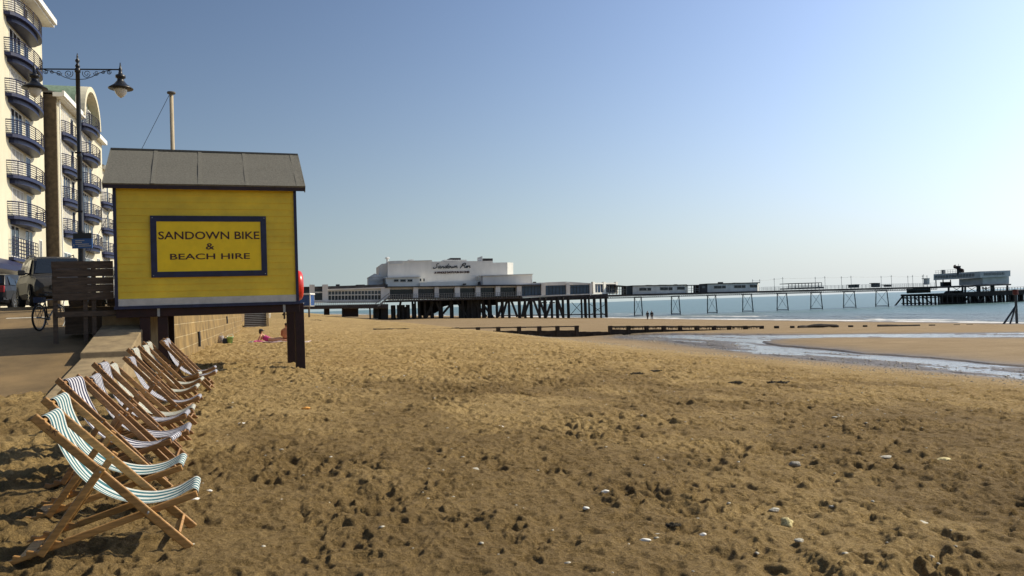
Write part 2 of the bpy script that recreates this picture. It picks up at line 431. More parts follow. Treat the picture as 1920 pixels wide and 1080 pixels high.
# the stranded tidal channel, outline on its own water level
_ch = [(1158, 634), (1250, 640.5), (1340, 654), (1450, 669), (1560, 682), (1700, 697), (1800, 707), (1920, 719), (2150, 748),
       (2150, 712), (1920, 689), (1850, 683), (1740, 671), (1620, 664), (1530, 655), (1450, 648), (1432, 642), (1490, 637.5), (1560, 634.5), (1700, 633.5), (1920, 632),
       (2150, 632), (2150, 622), (1920, 624), (1700, 626), (1430, 628.5), (1300, 628), (1165, 628)]
CH = np.array([atz(a, b, POOL)[:2] for a, b in _ch])
def poly_sd(x, y, P):              # signed distance, inside negative
    d = np.full(x.shape, 1e9); ins = np.zeros(x.shape, bool)
    n = len(P)
    for i in range(n):
        ax, ay = P[i]; bx, by = P[(i + 1) % n]
        ex, ey = bx - ax, by - ay
        t = np.clip(((x - ax) * ex + (y - ay) * ey) / (ex * ex + ey * ey), 0, 1)
        d = np.minimum(d, (x - ax - t * ex) ** 2 + (y - ay - t * ey) ** 2)
        c = ((ay > y) != (by > y)) & (x < (bx - ax) * (y - ay) / (by - ay + 1e-12) + ax)
        ins ^= c
    d = np.sqrt(d)
    return np.where(ins, -d, d)

ang_f = np.arange(-40, 40.01, .1)
ang_c1 = np.arange(-180, -40, 3.5); ang_c2 = np.arange(40.5, 180, 3.5)
ANG = np.concatenate([ang_c1, ang_f, ang_c2])
rad = [.25]
while rad[-1] < 900:
    r = rad[-1]
    dr = .2 if r < 3.2 else max(.015, .0036 * r) if r < 60 else .010 * r if r < 300 else .05 * r
    rad.append(r + dr)
RAD = np.array(rad)
A, RR = np.meshgrid(np.radians(ANG), RAD)
GX = RR * np.sin(A); GY = RR * np.cos(A)
gx = GX.ravel(); gy = GY.ravel()
gu = -gx * math.sin(TH) + gy * math.cos(TH); gv = gx * math.cos(TH) + gy * math.sin(TH)
gz = base_z(gx, gy)
# loose dry sand: dents and lumps; packed sand lower down
near = np.clip((150 - gu) / 100, .5, 1)
dry = np.clip((21.5 + 1.8 * fbm(gx * .22, gy * .22, 90, 3) - gv) / 7.0, 0, 1)
dry = dry * dry * (3 - 2 * dry)
busy = np.clip(.95 + .4 * fbm(gx * .16, gy * .16, 40, 2) + .9 * fbm(gx * .9, gy * .9, 43, 3), .5, 1.25)
wx = gx + .09 * fbm(gx * 4, gy * 4, 201, 2) + .05 * fbm(gx * 13, gy * 13, 221, 2); wy = gy + .09 * fbm(gx * 4, gy * 4, 207, 2) + .05 * fbm(gx * 13, gy * 13, 227, 2)
rel = .046 * pits(wx, wy, .27, 11, .9, .046, .085, .32) + .038 * pits(wx, wy, .44, 23, .75, .075, .12, .32) + .028 * pits(wx, wy, .16, 31, .85, .026, .046, .35)
rel = rel + .060 * fbm(gx * 1.5, gy * 1.5, 3, 2) + .036 * fbm(gx * 5.5, gy * 5.5, 5, 4, .66)
rel = rel + .016 * (1 - 2 * np.abs(fbm(gx * 8, gy * 8, 8, 3) * 1.6)) * (gy < 40)
fine = np.clip((16 - RR.ravel()) / 8, 0, 1)
rel = rel + fine * (.008 * fbm(gx * 24, gy * 24, 301, 2, .7) + .010 * pits(wx, wy, .10, 303, .6, .014, .028, .5))
rel = np.clip(rel, -.062, .10)
amp = (.93 + .62 * np.clip((gu - 5) / 24, 0, 1)) * dry * busy * near
low = .012 * fbm(gx * .9, gy * .9, 60, 3) + .004 * fbm(gx * 6, gy * 6, 61, 2)
# one wheel-rut line crossing the beach level with the hut's back post
rut = np.exp(-((gu - 25.6 - .35 * vn(gx * .15, gy * .15, 77)) / .16) ** 2) * (gv < 16) * (gv > -2)
rut2 = np.exp(-((gu - 27.2 - .35 * vn(gx * .15, gy * .15, 77)) / .22) ** 2) * (gv < 17) * (gv > -2)
gz = gz + amp * (rel * (1 - .8 * np.clip(rut + rut2, 0, 1))) + (1 - dry) * low - .045 * rut - .03 * rut2
gz = gz + .35 * np.clip(gu - 60, 0, 30) / 30 * fbm(gx * .03, gy * .03, 71, 3) * np.clip((22 - gv) / 14, 0, 1)
# the channel
sdp = np.full(gx.shape, 50.0)
sel = (gx > -5) & (gx < 80) & (gy > 15) & (gy < 110)
sdp[sel] = poly_sd(gx[sel] + .5 * fbm(gx[sel] * .35, gy[sel] * .35, 51, 3), gy[sel] + 1.0 * fbm(gx[sel] * .3, gy[sel] * .3, 52, 3), CH)
bars = .12 * fbm(gu * .13 + .2 * gv, gv * .75, 55, 4, .6) + .022 * fbm(gu * 1.2, gv * 3, 56, 3) + .03 * pits(gx, gy, 1.3, 57, .5, .2, .4, .8)
dv = gv - (23.2 + .122 * gu)
bars = bars + .040 - .062 * np.clip((dv - .6) / 2.6, 0, 1) + .03 * np.clip((gu - 40) / 20, 0, 1) * np.clip((5 - dv) / 3, 0, 1)
inz = POOL - .004 - .012 * np.clip(-sdp / 1.2, 0, 1) + bars * np.clip(-sdp / .5, 0, 1)
gz = np.where(sdp < 0, inz, np.where(sdp < 2.5, np.maximum(gz, POOL + .014 + .02 * np.clip(sdp / 3, 0, 1)) + .5 * bars * np.clip(sdp / 3, 0, 1) * 0, gz))
pebbly = np.clip(np.exp(-((gv - 22.3 - .8 * vn(gx * .3, gy * .3, 66)) / 2.6) ** 2) + .8 * ((sdp < .6) & (sdp > -30)) * np.clip((75 - gx) / 40, 0, 1), 0, 1)
wet = np.clip(np.exp(-np.clip(sdp + .35 * fbm(gx * .8, gy * .8, 58, 3), 0, 50) / 1.3), 0, 1)
wet = np.maximum(wet, np.clip((gv - 79) / 5, 0, 1))
damp = np.clip((gv - 19 + 2.5 * fbm(gx * .2, gy * .2, 33, 3)) / 6, 0, 1)

def grid_mesh(name, X, Y, Z, wrap=True):
    nr, nc = X.shape
    co = np.stack([X.ravel(), Y.ravel(), Z.ravel()], 1).astype(np.float32)
    i = np.arange(nr - 1)[:, None]; j = np.arange(nc if wrap else nc - 1)[None, :]
    j2 = (j + 1) % nc
    q = np.stack([i * nc + j, i * nc + j2, (i + 1) * nc + j2, (i + 1) * nc + j], -1).reshape(-1, 4)[:, ::-1]
    me = bpy.data.meshes.new(name)
    me.vertices.add(len(co)); me.vertices.foreach_set('co', co.ravel())
    me.loops.add(q.size); me.loops.foreach_set('vertex_index', q.ravel().astype(np.int32))
    me.polygons.add(len(q)); me.polygons.foreach_set('loop_start', np.arange(0, q.size, 4, dtype=np.int32))
    me.polygons.foreach_set('loop_total', np.full(len(q), 4, dtype=np.int32))
    me.polygons.foreach_set('use_smooth', np.ones(len(q), dtype=bool))
    me.update(calc_edges=True)
    return me
def attr(me, name, a):
    at = me.attributes.new(name, 'FLOAT', 'POINT'); at.data.foreach_set('value', a.astype(np.float32).ravel())
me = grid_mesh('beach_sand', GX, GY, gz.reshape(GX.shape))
# vignette darkening painted towards the camera, mixed with ragged patches of turned-over moist sand
vignette_churn = np.clip(.45 + (13 - gu) / 14 + 2.2 * fbm(gx * .45, gy * .45, 111, 4, .6), 0, 1) * np.clip((34 - gu) / 16, 0, 1) * dry
attr(me, 'vignette_churn', vignette_churn); attr(me, 'wet', wet); attr(me, 'damp', damp); attr(me, 'pebbly', pebbly)
beach = bpy.data.objects.new('beach_sand', me); COL.objects.link(beach); tag(beach, 'trampled golden sand beach sloping to the sea', 'beach', kind='structure')

def sand_mat():
    m, nt, p = nt_new('sand'); L = nt.links.new
    tc = N(nt, 'ShaderNodeTexCoord')
    def noise(s, d=4, r=.6):
        n = N(nt, 'ShaderNodeTexNoise'); n.inputs['Scale'].default_value = s; n.inputs['Detail'].default_value = d; n.inputs['Roughness'].default_value = r
        L(tc.outputs['Object'], n.inputs['Vector']); return n
    def ramp(src, p0, c0, p1, c1):
        r = N(nt, 'ShaderNodeValToRGB'); e = r.color_ramp.elements
        e[0].position = p0; e[0].color = (*c0, 1); e[1].position = p1; e[1].color = (*c1, 1); L(src, r.inputs[0]); return r
    def mix(f, a, b, t='MIX'):
        x = N(nt, 'ShaderNodeMix', data_type='RGBA', blend_type=t)
        if isinstance(f, float): x.inputs[0].default_value = f
        else: L(f, x.inputs[0])
        L(a, x.inputs[6]); L(b, x.inputs[7]); return x.outputs[2]
    at = {k: N(nt, 'ShaderNodeAttribute', attribute_name=k) for k in ('wet', 'damp', 'pebbly', 'vignette_churn')}
    dryc = ramp(noise(.55, 6).outputs['Fac'], .3, (.35, .240, .098), .7, (.53, .378, .166)).outputs[0]
    dampc = ramp(noise(.4, 6).outputs['Fac'], .3, (.28, .195, .098), .7, (.37, .270, .150)).outputs[0]
    wetc = ramp(noise(.8, 5).outputs['Fac'], .3, (.085, .066, .044), .7, (.165, .128, .085)).outputs[0]
    c = mix(at['damp'].outputs['Fac'], dryc, dampc)
    gr = ramp(noise(120, 4, .85).outputs['Fac'], .32, (.45, .43, .40), .68, (1.3, 1.29, 1.26))
    c = mix(1.0, c, gr.outputs[0], 'MULTIPLY')
    cl = ramp(noise(34, 4, .7).outputs['Fac'], .28, (.60, .58, .55), .62, (1.12, 1.12, 1.12))
    c = mix(1.0, c, cl.outputs[0], 'MULTIPLY')
    vignette_churn = N(nt, 'ShaderNodeMix', data_type='RGBA', blend_type='MULTIPLY'); L(at['vignette_churn'].outputs['Fac'], vignette_churn.inputs[0]); L(c, vignette_churn.inputs[6]); vignette_churn.inputs[7].default_value = (.66, .64, .61, 1); c = vignette_churn.outputs[2]
    c = mix(at['wet'].outputs['Fac'], c, wetc)
    # pebbles and shell grit
    vo = N(nt, 'ShaderNodeTexVoronoi'); vo.inputs['Scale'].default_value = 13; L(tc.outputs['Object'], vo.inputs['Vector'])
    pr = ramp(vo.outputs['Distance'], .18, (1, 1, 1), .30, (0, 0, 0))
    hs = N(nt, 'ShaderNodeSeparateColor'); L(vo.outputs['Color'], hs.inputs[0])
    gt = N(nt, 'ShaderNodeMath', operation='GREATER_THAN'); L(hs.outputs[0], gt.inputs[0]); gt.inputs[1].default_value = .45
    m1 = N(nt, 'ShaderNodeMath', operation='MULTIPLY'); L(pr.outputs[0], m1.inputs[0]); L(gt.outputs[0], m1.inputs[1])
    m2 = N(nt, 'ShaderNodeMath', operation='MULTIPLY'); L(m1.outputs[0], m2.inputs[0]); L(at['pebbly'].outputs['Fac'], m2.inputs[1])
    pc = ramp(hs.outputs[1], .2, (.07, .055, .045), .9, (.50, .40, .30))
    c = mix(m2.outputs[0], c, pc.outputs[0])
    L(c, p.inputs['Base Color'])
    rr = N(nt, 'ShaderNodeMapRange'); L(at['wet'].outputs['Fac'], rr.inputs[0]); rr.inputs[3].default_value = .95; rr.inputs[4].default_value = .42; L(rr.outputs[0], p.inputs['Roughness'])
    p.inputs['Specular IOR Level'].default_value = .25
    # grain
    n1 = noise(70, 5, .7); n2 = noise(420, 2, .7); n3 = noise(18, 3)
    a1 = N(nt, 'ShaderNodeMath', operation='MULTIPLY_ADD'); L(n2.outputs['Fac'], a1.inputs[0]); a1.inputs[1].default_value = .35; L(n1.outputs['Fac'], a1.inputs[2])
    a2 = N(nt, 'ShaderNodeMath', operation='MULTIPLY_ADD'); L(n3.outputs['Fac'], a2.inputs[0]); a2.inputs[1].default_value = 1.2; L(a1.outputs[0], a2.inputs[2])
    a3 = N(nt, 'ShaderNodeMath', operation='MULTIPLY_ADD'); L(m2.outputs[0], a3.inputs[0]); a3.inputs[1].default_value = 1.2; L(a2.outputs[0], a3.inputs[2])
    st = N(nt, 'ShaderNodeMapRange'); L(at['damp'].outputs['Fac'], st.inputs[0]); st.inputs[3].default_value = .95; st.inputs[4].default_value = .4
    bp = N(nt, 'ShaderNodeBump'); bp.inputs['Distance'].default_value = .034; L(st.outputs[0], bp.inputs['Strength']); L(a3.outputs[0], bp.inputs['Height']); L(bp.outputs[0], p.inputs['Normal'])
    return m
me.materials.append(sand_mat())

# ------------------------------------------------------------------ sea
sa = np.concatenate([np.arange(-180, -50, 6), np.arange(-50, 55, .16), np.arange(55, 180, 6)])
sr = [30.0]
while sr[-1] < 45000:
    r = sr[-1]; sr.append(r + (.005 * r if r < 320 else .02 * r if r < 1500 else .2 * r))
A2, R2 = np.meshgrid(np.radians(sa), np.array(sr))
SX = R2 * np.sin(A2); SY = R2 * np.cos(A2); sx = SX.ravel(); sy = SY.ravel()
su = -sx * math.sin(TH) + sy * math.cos(TH); sv = sx * math.cos(TH) + sy * math.sin(TH)
fade = np.clip((500 - R2.ravel()) / 350, 0, 1)
bend = sv + 5 * fbm(sx * .018, sy * .018, 81, 3)
sw = np.zeros_like(sx)
crests = [(85.2, .16, .9), (88.6, .22, 1.0), (97, .24, 1.3), (109, .2, 1.6), (123, .16, 2.0)]
for c0, h0, w0 in crests:
    k = np.clip(.55 + 1.5 * vn(sx * .035, sy * .035, int(c0)), 0, 1.2)
    sw += h0 * k * np.exp(-((bend - c0) / w0) ** 2)
sz = SEA + fade * (sw + .10 * fbm(sx * .25, sy * .25, 83, 4, .6))
foam = np.zeros_like(sx)
for c0, w0, th_ in ((84.6, 2.2, -.6), (88.2, 1.0, -.15), (96.6, .7, .15), (108.4, .6, .28)):
    foam = np.maximum(foam, np.exp(-((bend - c0) / w0) ** 4) * np.clip((vn(sx * .06, sy * .06, int(c0 * 3)) + .35 * fbm(sx * .7, sy * .7, 5, 3) - th_) * 7, 0, 1))
foam *= np.clip((sv - 70) / 5, 0, 1)
sme = grid_mesh('sea', SX, SY, sz.reshape(SX.shape))
attr(sme, 'foam', foam); attr(sme, 'shallow', np.clip((135 - bend) / 48, 0, 1))
sea = bpy.data.objects.new('sea', sme); COL.objects.link(sea); tag(sea, 'calm teal sea with small breaking waves', 'sea', kind='structure')
def sea_mat():
    m, nt, p = nt_new('sea_water'); L = nt.links.new
    tc = N(nt, 'ShaderNodeTexCoord'); f = N(nt, 'ShaderNodeAttribute', attribute_name='foam'); s = N(nt, 'ShaderNodeAttribute', attribute_name='shallow')
    x = N(nt, 'ShaderNodeMix', data_type='RGBA'); L(s.outputs['Fac'], x.inputs[0]); x.inputs[6].default_value = (.10, .175, .180, 1); x.inputs[7].default_value = (.17, .185, .17, 1)
    y = N(nt, 'ShaderNodeMix', data_type='RGBA'); L(f.outputs['Fac'], y.inputs[0]); L(x.outputs[2], y.inputs[6]); y.inputs[7].default_value = (.78, .77, .74, 1)
    L(y.outputs[2], p.inputs['Base Color']); p.inputs['IOR'].default_value = 1.22
    r = N(nt, 'ShaderNodeMapRange'); L(f.outputs['Fac'], r.inputs[0]); r.inputs[3].default_value = .28; r.inputs[4].default_value = .9; L(r.outputs[0], p.inputs['Roughness'])
    mp = N(nt, 'ShaderNodeMapping'); mp.inputs['Rotation'].default_value = (0, 0, TH); mp.inputs['Scale'].default_value = (1.6, .55, 1); L(tc.outputs['Object'], mp.inputs[0])
    n1 = N(nt, 'ShaderNodeTexNoise'); n1.inputs['Scale'].default_value = .35; n1.inputs['Detail'].default_value = 8; n1.inputs['Roughness'].default_value = .68; L(mp.outputs[0], n1.inputs['Vector'])
    bp = N(nt, 'ShaderNodeBump'); bp.inputs['Strength'].default_value = .8; bp.inputs['Distance'].default_value = .9; L(n1.outputs['Fac'], bp.inputs['Height']); L(bp.outputs[0], p.inputs['Normal'])
    return m
sme.materials.append(sea_mat())
# standing water in the channel
pm = MB(); pts = [(float(x), float(y), POOL) for x, y in CH]
c0 = CH.mean(0)
pm.add(pts, [tuple(range(len(pts)))], raw=True)
def pool_mat():
    m, nt, p = nt_new('shallow_water'); L = nt.links.new
    tc = N(nt, 'ShaderNodeTexCoord')
    n0 = N(nt, 'ShaderNodeTexNoise'); n0.inputs['Scale'].default_value = .6; L(tc.outputs['Object'], n0.inputs['Vector'])
    r = N(nt, 'ShaderNodeValToRGB'); r.color_ramp.elements[0].color = (.20, .19, .175, 1); r.color_ramp.elements[1].color = (.38, .37, .35, 1); L(n0.outputs['Fac'], r.inputs[0]); L(r.outputs[0], p.inputs['Base Color'])
    p.inputs['Roughness'].default_value = .10
    n1 = N(nt, 'ShaderNodeTexNoise'); n1.inputs['Scale'].default_value = 3.2; n1.inputs['Detail'].default_value = 5; L(tc.outputs['Object'], n1.inputs['Vector'])
    bp = N(nt, 'ShaderNodeBump'); bp.inputs['Strength'].default_value = .5; bp.inputs['Distance'].default_value = .09; L(n1.outputs['Fac'], bp.inputs['Height']); L(bp.outputs[0], p.inputs['Normal'])
    return m
pool = obj('tidal_pool', pm, pool_mat()); tag(pool, 'shallow channel of standing water on the lower beach', 'water', kind='structure')

# ------------------------------------------------------------------ promenade, ramp, road
RU = [14.2, 16.1, 18.4, 20.7, 22.5, 25.4, 27.5, 29.4, 60, 150]
RZ = [-.36, .02, .43, .84, 1.17, 1.57, 1.82, 2.02, 2.05, 2.05]
def ramp_z(u): return float(np.interp(u, RU, RZ))
mb = MB(UV)
us = [14.2 + .4 * i for i in range(41)] + [31, 35, 40, 60, 100, 150]
secs = []
for u in us:
    z = ramp_z(u)
    secs.append([(u, -9.0, -1.0), (u, -3.0, -1.0), (u, -3.0, z), (u, -9.0, z)])
mb.loft(secs)
ramp = obj('promenade', mb, M['pave']); tag(ramp, 'concrete slipway rising from the sand to the promenade', 'promenade', kind='structure')
mb = MB(UV); mb.box(28, 260, -70, -9.004, -1, 1.93); obj('road', mb, M['asphalt'])['kind'] = 'structure'
mb = MB(UV); mb.box(28, 260, -9.0, -8.8, 1.6, 2.06); obj('kerb', mb, M['concrete'])['kind'] = 'structure'
mb = MB(UV); mb.box(40, 260, -16.0, -13.6, 1.9, 2.05); obj('pavement', mb, M['concrete'])['kind'] = 'structure'
mb = MB(UV)
for i in range(4):                 # worn white bay lines on the slope
    u0 = 26.0
    z0, z1 = ramp_z(u0) + .006, ramp_z(u0 + .14) + .006
    v0 = -8.6 + i * 1.5
    mb.add([(u0, v0, z0), (u0 + .14, v0, z1), (u0 + .14, v0 + 1.1, z1), (u0, v0 + 1.1, z0)], [(0, 1, 2, 3)])
obj('road_marking', mb, M['line'])['kind'] = 'structure'
# ================================================================== deck chairs
canvas_teal = STRIPES('teal_stripe', [(0, (.05, .18, .21)), (.53, (.80, .82, .76))], .082)
canvas_navy = STRIPES('navy_stripe', [(0, (.016, .020, .075)), (.50, (.78, .77, .80))], .072)
canvas_multi = STRIPES('cream_stripe', [(0, (.72, .70, .62)), (.30, (.05, .10, .11)), (.45, (.70, .68, .58)), (.72, (.12, .17, .16)), (.84, (.66, .62, .46))], .11)
def sling_mesh():
    key = [(-.812, .874), (-.846, .876), (-.868, .900), (-.858, .928), (-.830, .928), (-.808, .89), (-.785, .785), (-.735, .655), (-.655, .515), (-.54, .395), (-.40, .315), (-.24, .282), (-.10, .300), (-.01, .345),
           (.035, .372), (.060, .362), (.064, .338), (.04, .322)]
    # Catmull-Rom through the profile
    P = [Vector((x, 0, z)) for x, z in key]; out = []
    for i in range(len(P) - 1):
        p0, p1, p2, p3 = P[max(i - 1, 0)], P[i], P[i + 1], P[min(i + 2, len(P) - 1)]
        for k in range(5):
            t = k / 5
            out.append(.5 * ((2 * p1) + (p2 - p0) * t + (2 * p0 - 5 * p1 + 4 * p2 - p3) * t * t + (3 * p1 - p0 - 3 * p2 + p3) * t ** 3))
    out.append(P[-1])
    mb = MB(); nw = 12; hw = .212; pts = []
    for i, p in enumerate(out):
        f = i / (len(out) - 1)
        pull = math.sin(math.pi * min(1, max(0, (f - .25) / .6)))          # edges draw in and lift between the bars
        for j in range(nw + 1):
            y = -1 + 2 * j / nw
            pts.append((p.x, y * hw * (1 - .03 * pull), p.z + .022 * pull * y * y + .004 * math.sin(9 * f + 5 * y) * pull))
    fs = [(i * (nw + 1) + j, i * (nw + 1) + j + 1, (i + 1) * (nw + 1) + j + 1, (i + 1) * (nw + 1) + j) for i in range(len(out) - 1) for j in range(nw)]
    mb.add(pts, fs); return mb
def deck_chair(wood, canvas):
    t = empty('deck_chair', (0, 0, 0))
    for y in (-.268, .268):
        mb = MB(); mb.bar((-.892, y, .936), (0.012, y, -.006), .024, .056); r = obj('back_rail', mb, wood, t, local=True, bev=.008)
        if y < 0:
            mk = MB()
            def on_rail(a, b):     # hand-inked mark near the top of the rail, on its outer face
                d = Vector((.88, 0, -.944)).normalized(); u = Vector((.944, 0, .88)).normalized()
                c = Vector((-.868, y - .0125, .938)) + d * (.085 + a) + u * (b - .028)
                return tuple(c)
            for st in ([(.035, .045), (.022, .05), (.012, .042), (.020, .030), (.032, .022), (.028, .010), (.012, .008)], [(.050, .048), (.054, .008)], [(.078, .046), (.054, .028), (.082, .010)]):
                mk.tube([on_rail(*q) for q in st], .0022, 5)
            obj('lettering', mk, M['ink'], r, local=True)
    for y in (-.238, .238):
        mb = MB(); mb.bar((.062, y, .342), (-.74, y, .114), .022, .046)
        mb.bar((-.735, y, .112), (-1.05, y, .022), .022, .032)
        for k in range(4):         # the notched rear end
            x = -.74 - .075 * k; z = .342 + (x - .062) * (.342 - .022) / 1.112
            a = [(x, z + .010), (x - .062, z - .008), (x - .062, z + .022), (x - .050, z + .024)]
            mb.extr([(p, y - .011, q) for p, q in a], [(p, y + .011, q) for p, q in a])
        obj('seat_rail', mb, wood, t, local=True, bev=.006)
    for y in (-.298, .298):
        mb = MB(); mb.bar((-.500, y, .585), (-.865, y, .062), .022, .05); obj('prop_strut', mb, wood, t, local=True, bev=.008)
    mb = MB(); mb.tube([(-.838, -.285, .901), (-.838, .285, .901)], .016, 10); obj('head_bar', mb, wood, t, local=True)
    mb = MB(); mb.tube([(.043, -.255, .345), (.043, .255, .345)], .014, 10); obj('front_bar', mb, wood, t, local=True)
    mb = MB(); mb.bar((-.075, -.256, .078), (-.075, .256, .078), .02, .075, up=(.66, 0, .75)); obj('foot_board', mb, wood, t, local=True, bev=.004)
    mb = MB(); mb.bar((-.965, -.226, .038), (-.965, .226, .038), .075, .018); obj('rear_board', mb, wood, t, local=True, bev=.004)
    mb = MB(); mb.bar((-.838, -.287, .105), (-.838, .287, .105), .02, .034); obj('strut_bar', mb, wood, t, local=True)
    for y in (-.283, .283):
        for x, z in ((-.238, .262), (-.512, .556)):
            s = 1 if y > 0 else -1
            mb = MB(); mb.tube([(x, y - s * .03, z), (x, y + s * .03, z)], .007, 8)
            obj('pivot_bolt', mb, M['steel'], t, local=True)
    obj('canvas_sling', sling_mesh(), canvas, t, local=True, smooth=True, solid=.003)
    return t
ch_spec = [  # photo place of the near end of the seat front, kind, yaw, height
    (368, 924, 't', 2, 1.00, 'teal and white striped deck chair nearest the camera, inked mark on its rail'),
    (339, 874, 't', 1, 1.00, 'teal and white striped deck chair directly behind the nearest one'),
    (321, 827, 'n', -5, 1.06, 'navy and white striped deck chair just behind the two teal ones'),
    (352, 808, 'n', 2, 1.0, 'navy striped deck chair, fourth from the camera along the row'),
    (348, 780, 'n', 0, 1.07, 'navy striped deck chair, fifth from the camera, in front of a teal one'),
    (363, 769, 'm', 2, 1.03, 'teal and cream striped deck chair, sixth from the camera between navy ones'),
    (373, 747, 'n', 1, 1.00, 'navy striped deck chair, seventh from the camera at the middle of the row'),
    (368, 727, 'm', -1, 1.07, 'cream and dark teal striped deck chair, eighth from the camera'),
    (377, 713, 'm', -2, 1.06, 'cream and teal striped deck chair, ninth from the camera, upright'),
    (372, 702, 'm', -2, 1.04, 'cream striped deck chair squeezed between others, tenth from the camera'),
    (404, 698, 'n', 0, 1.06, 'navy striped deck chair, second from the far end by the sea wall'),
    (403, 690, 'n', 0, 1.06, 'navy striped deck chair at the far end of the row beside the sea wall')]
protos = {}
for i, (px, py, kind, yaw, hs, lab) in enumerate(ch_spec):
    key = kind + ('a' if i < 2 else 'b')
    if key not in protos:
        o = deck_chair(M['wood'] if i < 2 else M['wood2'], {'t': canvas_teal, 'n': canvas_navy, 'm': canvas_multi}[kind]); protos[key] = o
    else:
        o = copy_tree(protos[key])
    rz = TH + R(yaw)
    g = 0.0
    for _ in range(4):             # seat front is .34 above the sand it stands on
        p = atz(px, py, g + .342 * hs)
        x = p[0] - (.055 * math.cos(rz) + .238 * math.sin(rz)); y = p[1] - (.055 * math.sin(rz) - .238 * math.cos(rz))
        g = ground(x, y)
    o.location = (x, y, g - .005); o.rotation_euler = (R([0, .8, -1, 1.4, -.6, .5, -1.2, .4, 1, -.8, .9, -.5][i]), R([0, .6, -.8, 1.0, .4, -1, .8, 0, -.6, .7, .3, -.4][i]), rz); o.scale = (1 if i < 2 else .98, 1, hs)
    tag(o, lab, 'deck chair', 'deck chairs lined up along the sea wall')

# ================================================================== hire hut
OV = .24; DEP = 3.0
zE = hp(575, 362, -OV)[1] + .135
zR = (hp(565, 292, DEP / 2)[1] + hp(213, 277, DEP / 2)[1]) / 2 - .04
zf = hp(558, 567)[1]; ze = zE + OV / (DEP / 2 + OV) * (zR - zE) - .03
WL = hp(216.5, 460)[0]             # inland end of the front
DEP = 3.0
hut = empty('beach_hut', HT(WL / 2, DEP / 2, zf - 1.8), HA, 'yellow boarded hut on dark red stilts with grey felt roof', 'hut')
# boarded walls: real overlapping boards
mb = MB(HT); zb = zf + .20
nb = 17; bh = (ze - zb) / nb
for k in range(nb):
    z0 = zb + k * bh; z1 = z0 + bh + .012
    for (a0, a1, b0, b1) in ((WL, 0, 0, None), (WL, 0, DEP, None)):
        s = -1 if b0 == 0 else 1
        mb.hexa([(a0, b0 + s * .022, z0), (a1, b0 + s * .022, z0), (a1, b0 - s * .02, z0), (a0, b0 - s * .02, z0)],
                [(a0, b0 + s * .006, z1), (a1, b0 + s * .006, z1), (a1, b0 - s * .02, z1), (a0, b0 - s * .02, z1)])
    for a0, s in ((0, 1), (WL, -1)):
        mb.hexa([(a0 + s * .030, .021, z0), (a0 + s * .030, DEP - .021, z0), (a0 - s * .02, DEP - .021, z0), (a0 - s * .02, .021, z0)],
                [(a0 + s * .006, .021, z1), (a0 + s * .006, DEP - .021, z1), (a0 - s * .02, DEP - .021, z1), (a0 - s * .02, .021, z1)])
RH = zR - ze + .02                          # rise of the roof
for a0 in (-.02, WL + .02):        # gable triangles
    mb.extr([(a0 - .02, .02, ze), (a0 - .02, DEP - .02, ze), (a0 - .02, DEP / 2, ze + RH - .05)], [(a0 + .02, .02, ze), (a0 + .02, DEP - .02, ze), (a0 + .02, DEP / 2, ze + RH - .05)])
obj('boarded_wall', mb, M['yellow'], hut)
mb = MB(HT); mb.box(WL, 0, -.034, .0, zf + .03, zb); mb.box(WL, 0, DEP, DEP + .034, zf + .03, zb); obj('skirting_board', mb, M['skirt'], hut)
for a0 in (-.035, WL - .035):
    for b0 in (-.045, DEP - .03):
        mb = MB(HT); mb.box(a0, a0 + .07, b0, b0 + .075, zf - .02, ze - .01); obj('corner_board', mb, M['navy'], hut)
mb = MB(HT); mb.box(WL - .06, .06, -.05, DEP + .05, zf - .045, zf + .028); obj('floor_edge', mb, M['navy'], hut)
# roof: two slabs, felt laid in strips with lapped seams
LO, RO = -.22, .24
slope = math.atan2(zR - zE, DEP / 2 + OV)
def rp(a, f, side, up):            # f: 0 = eave, 1 = ridge
    b = -OV + f * (DEP / 2 + OV); z = zE + f * (zR - zE)
    b -= up * math.sin(slope); z += up * math.cos(slope)
    if side: b = DEP - b
    return (a, b, z)
mb = MB(HT)
edges = [WL + LO, WL + .86, WL + 1.92, WL + 3.02, RO]
for side in (0, 1):
    for i in range(4):
        a0, a1 = edges[i] - (.05 if i else 0), edges[i + 1]
        u0 = .03 + .004 * i; sag = .006
        n = 6; lo = []; hi = []
        for k in range(n + 1):
            f = k / n
            w = sag * math.sin(f * 9 + i)
            lo.append((f, w))
        secs = []
        for f, w in lo:
            secs.append([rp(a0, f, side, 0), rp(a1, f, side, 0), rp(a1, f, side, u0 + w + .004), rp(a0, f, side, u0 + w)])
        mb.loft(secs)
roof = obj('roof', mb, M['felt'], hut)
mb = MB(HT)
for side in (0, 1):
    for a0 in (edges[1], edges[2], edges[3], RO - .16):
        mb.hexa([rp(a0 - .045, -.003, side, .04), rp(a0 + .045, -.003, side, .04), rp(a0 + .03, 1, side, .04), rp(a0 - .06, 1, side, .04)], [rp(a0 - .045, -.003, side, .049), rp(a0 + .045, -.003, side, .046), rp(a0 + .03, 1, side, .046), rp(a0 - .06, 1, side, .049)])
obj('felt_seam', mb, M['seam'], roof)
mb = MB(HT)
for side in (0, 1):
    mb.hexa([rp(WL + LO, 0, side, -.10), rp(RO, 0, side, -.10), rp(RO, .02, side, -.10), rp(WL + LO, .02, side, -.10)],
            [rp(WL + LO, 0, side, -.003), rp(RO, 0, side, -.003), rp(RO, .02, side, -.003), rp(WL + LO, .02, side, -.003)])
obj('eave_board', mb, M['navy'], hut)
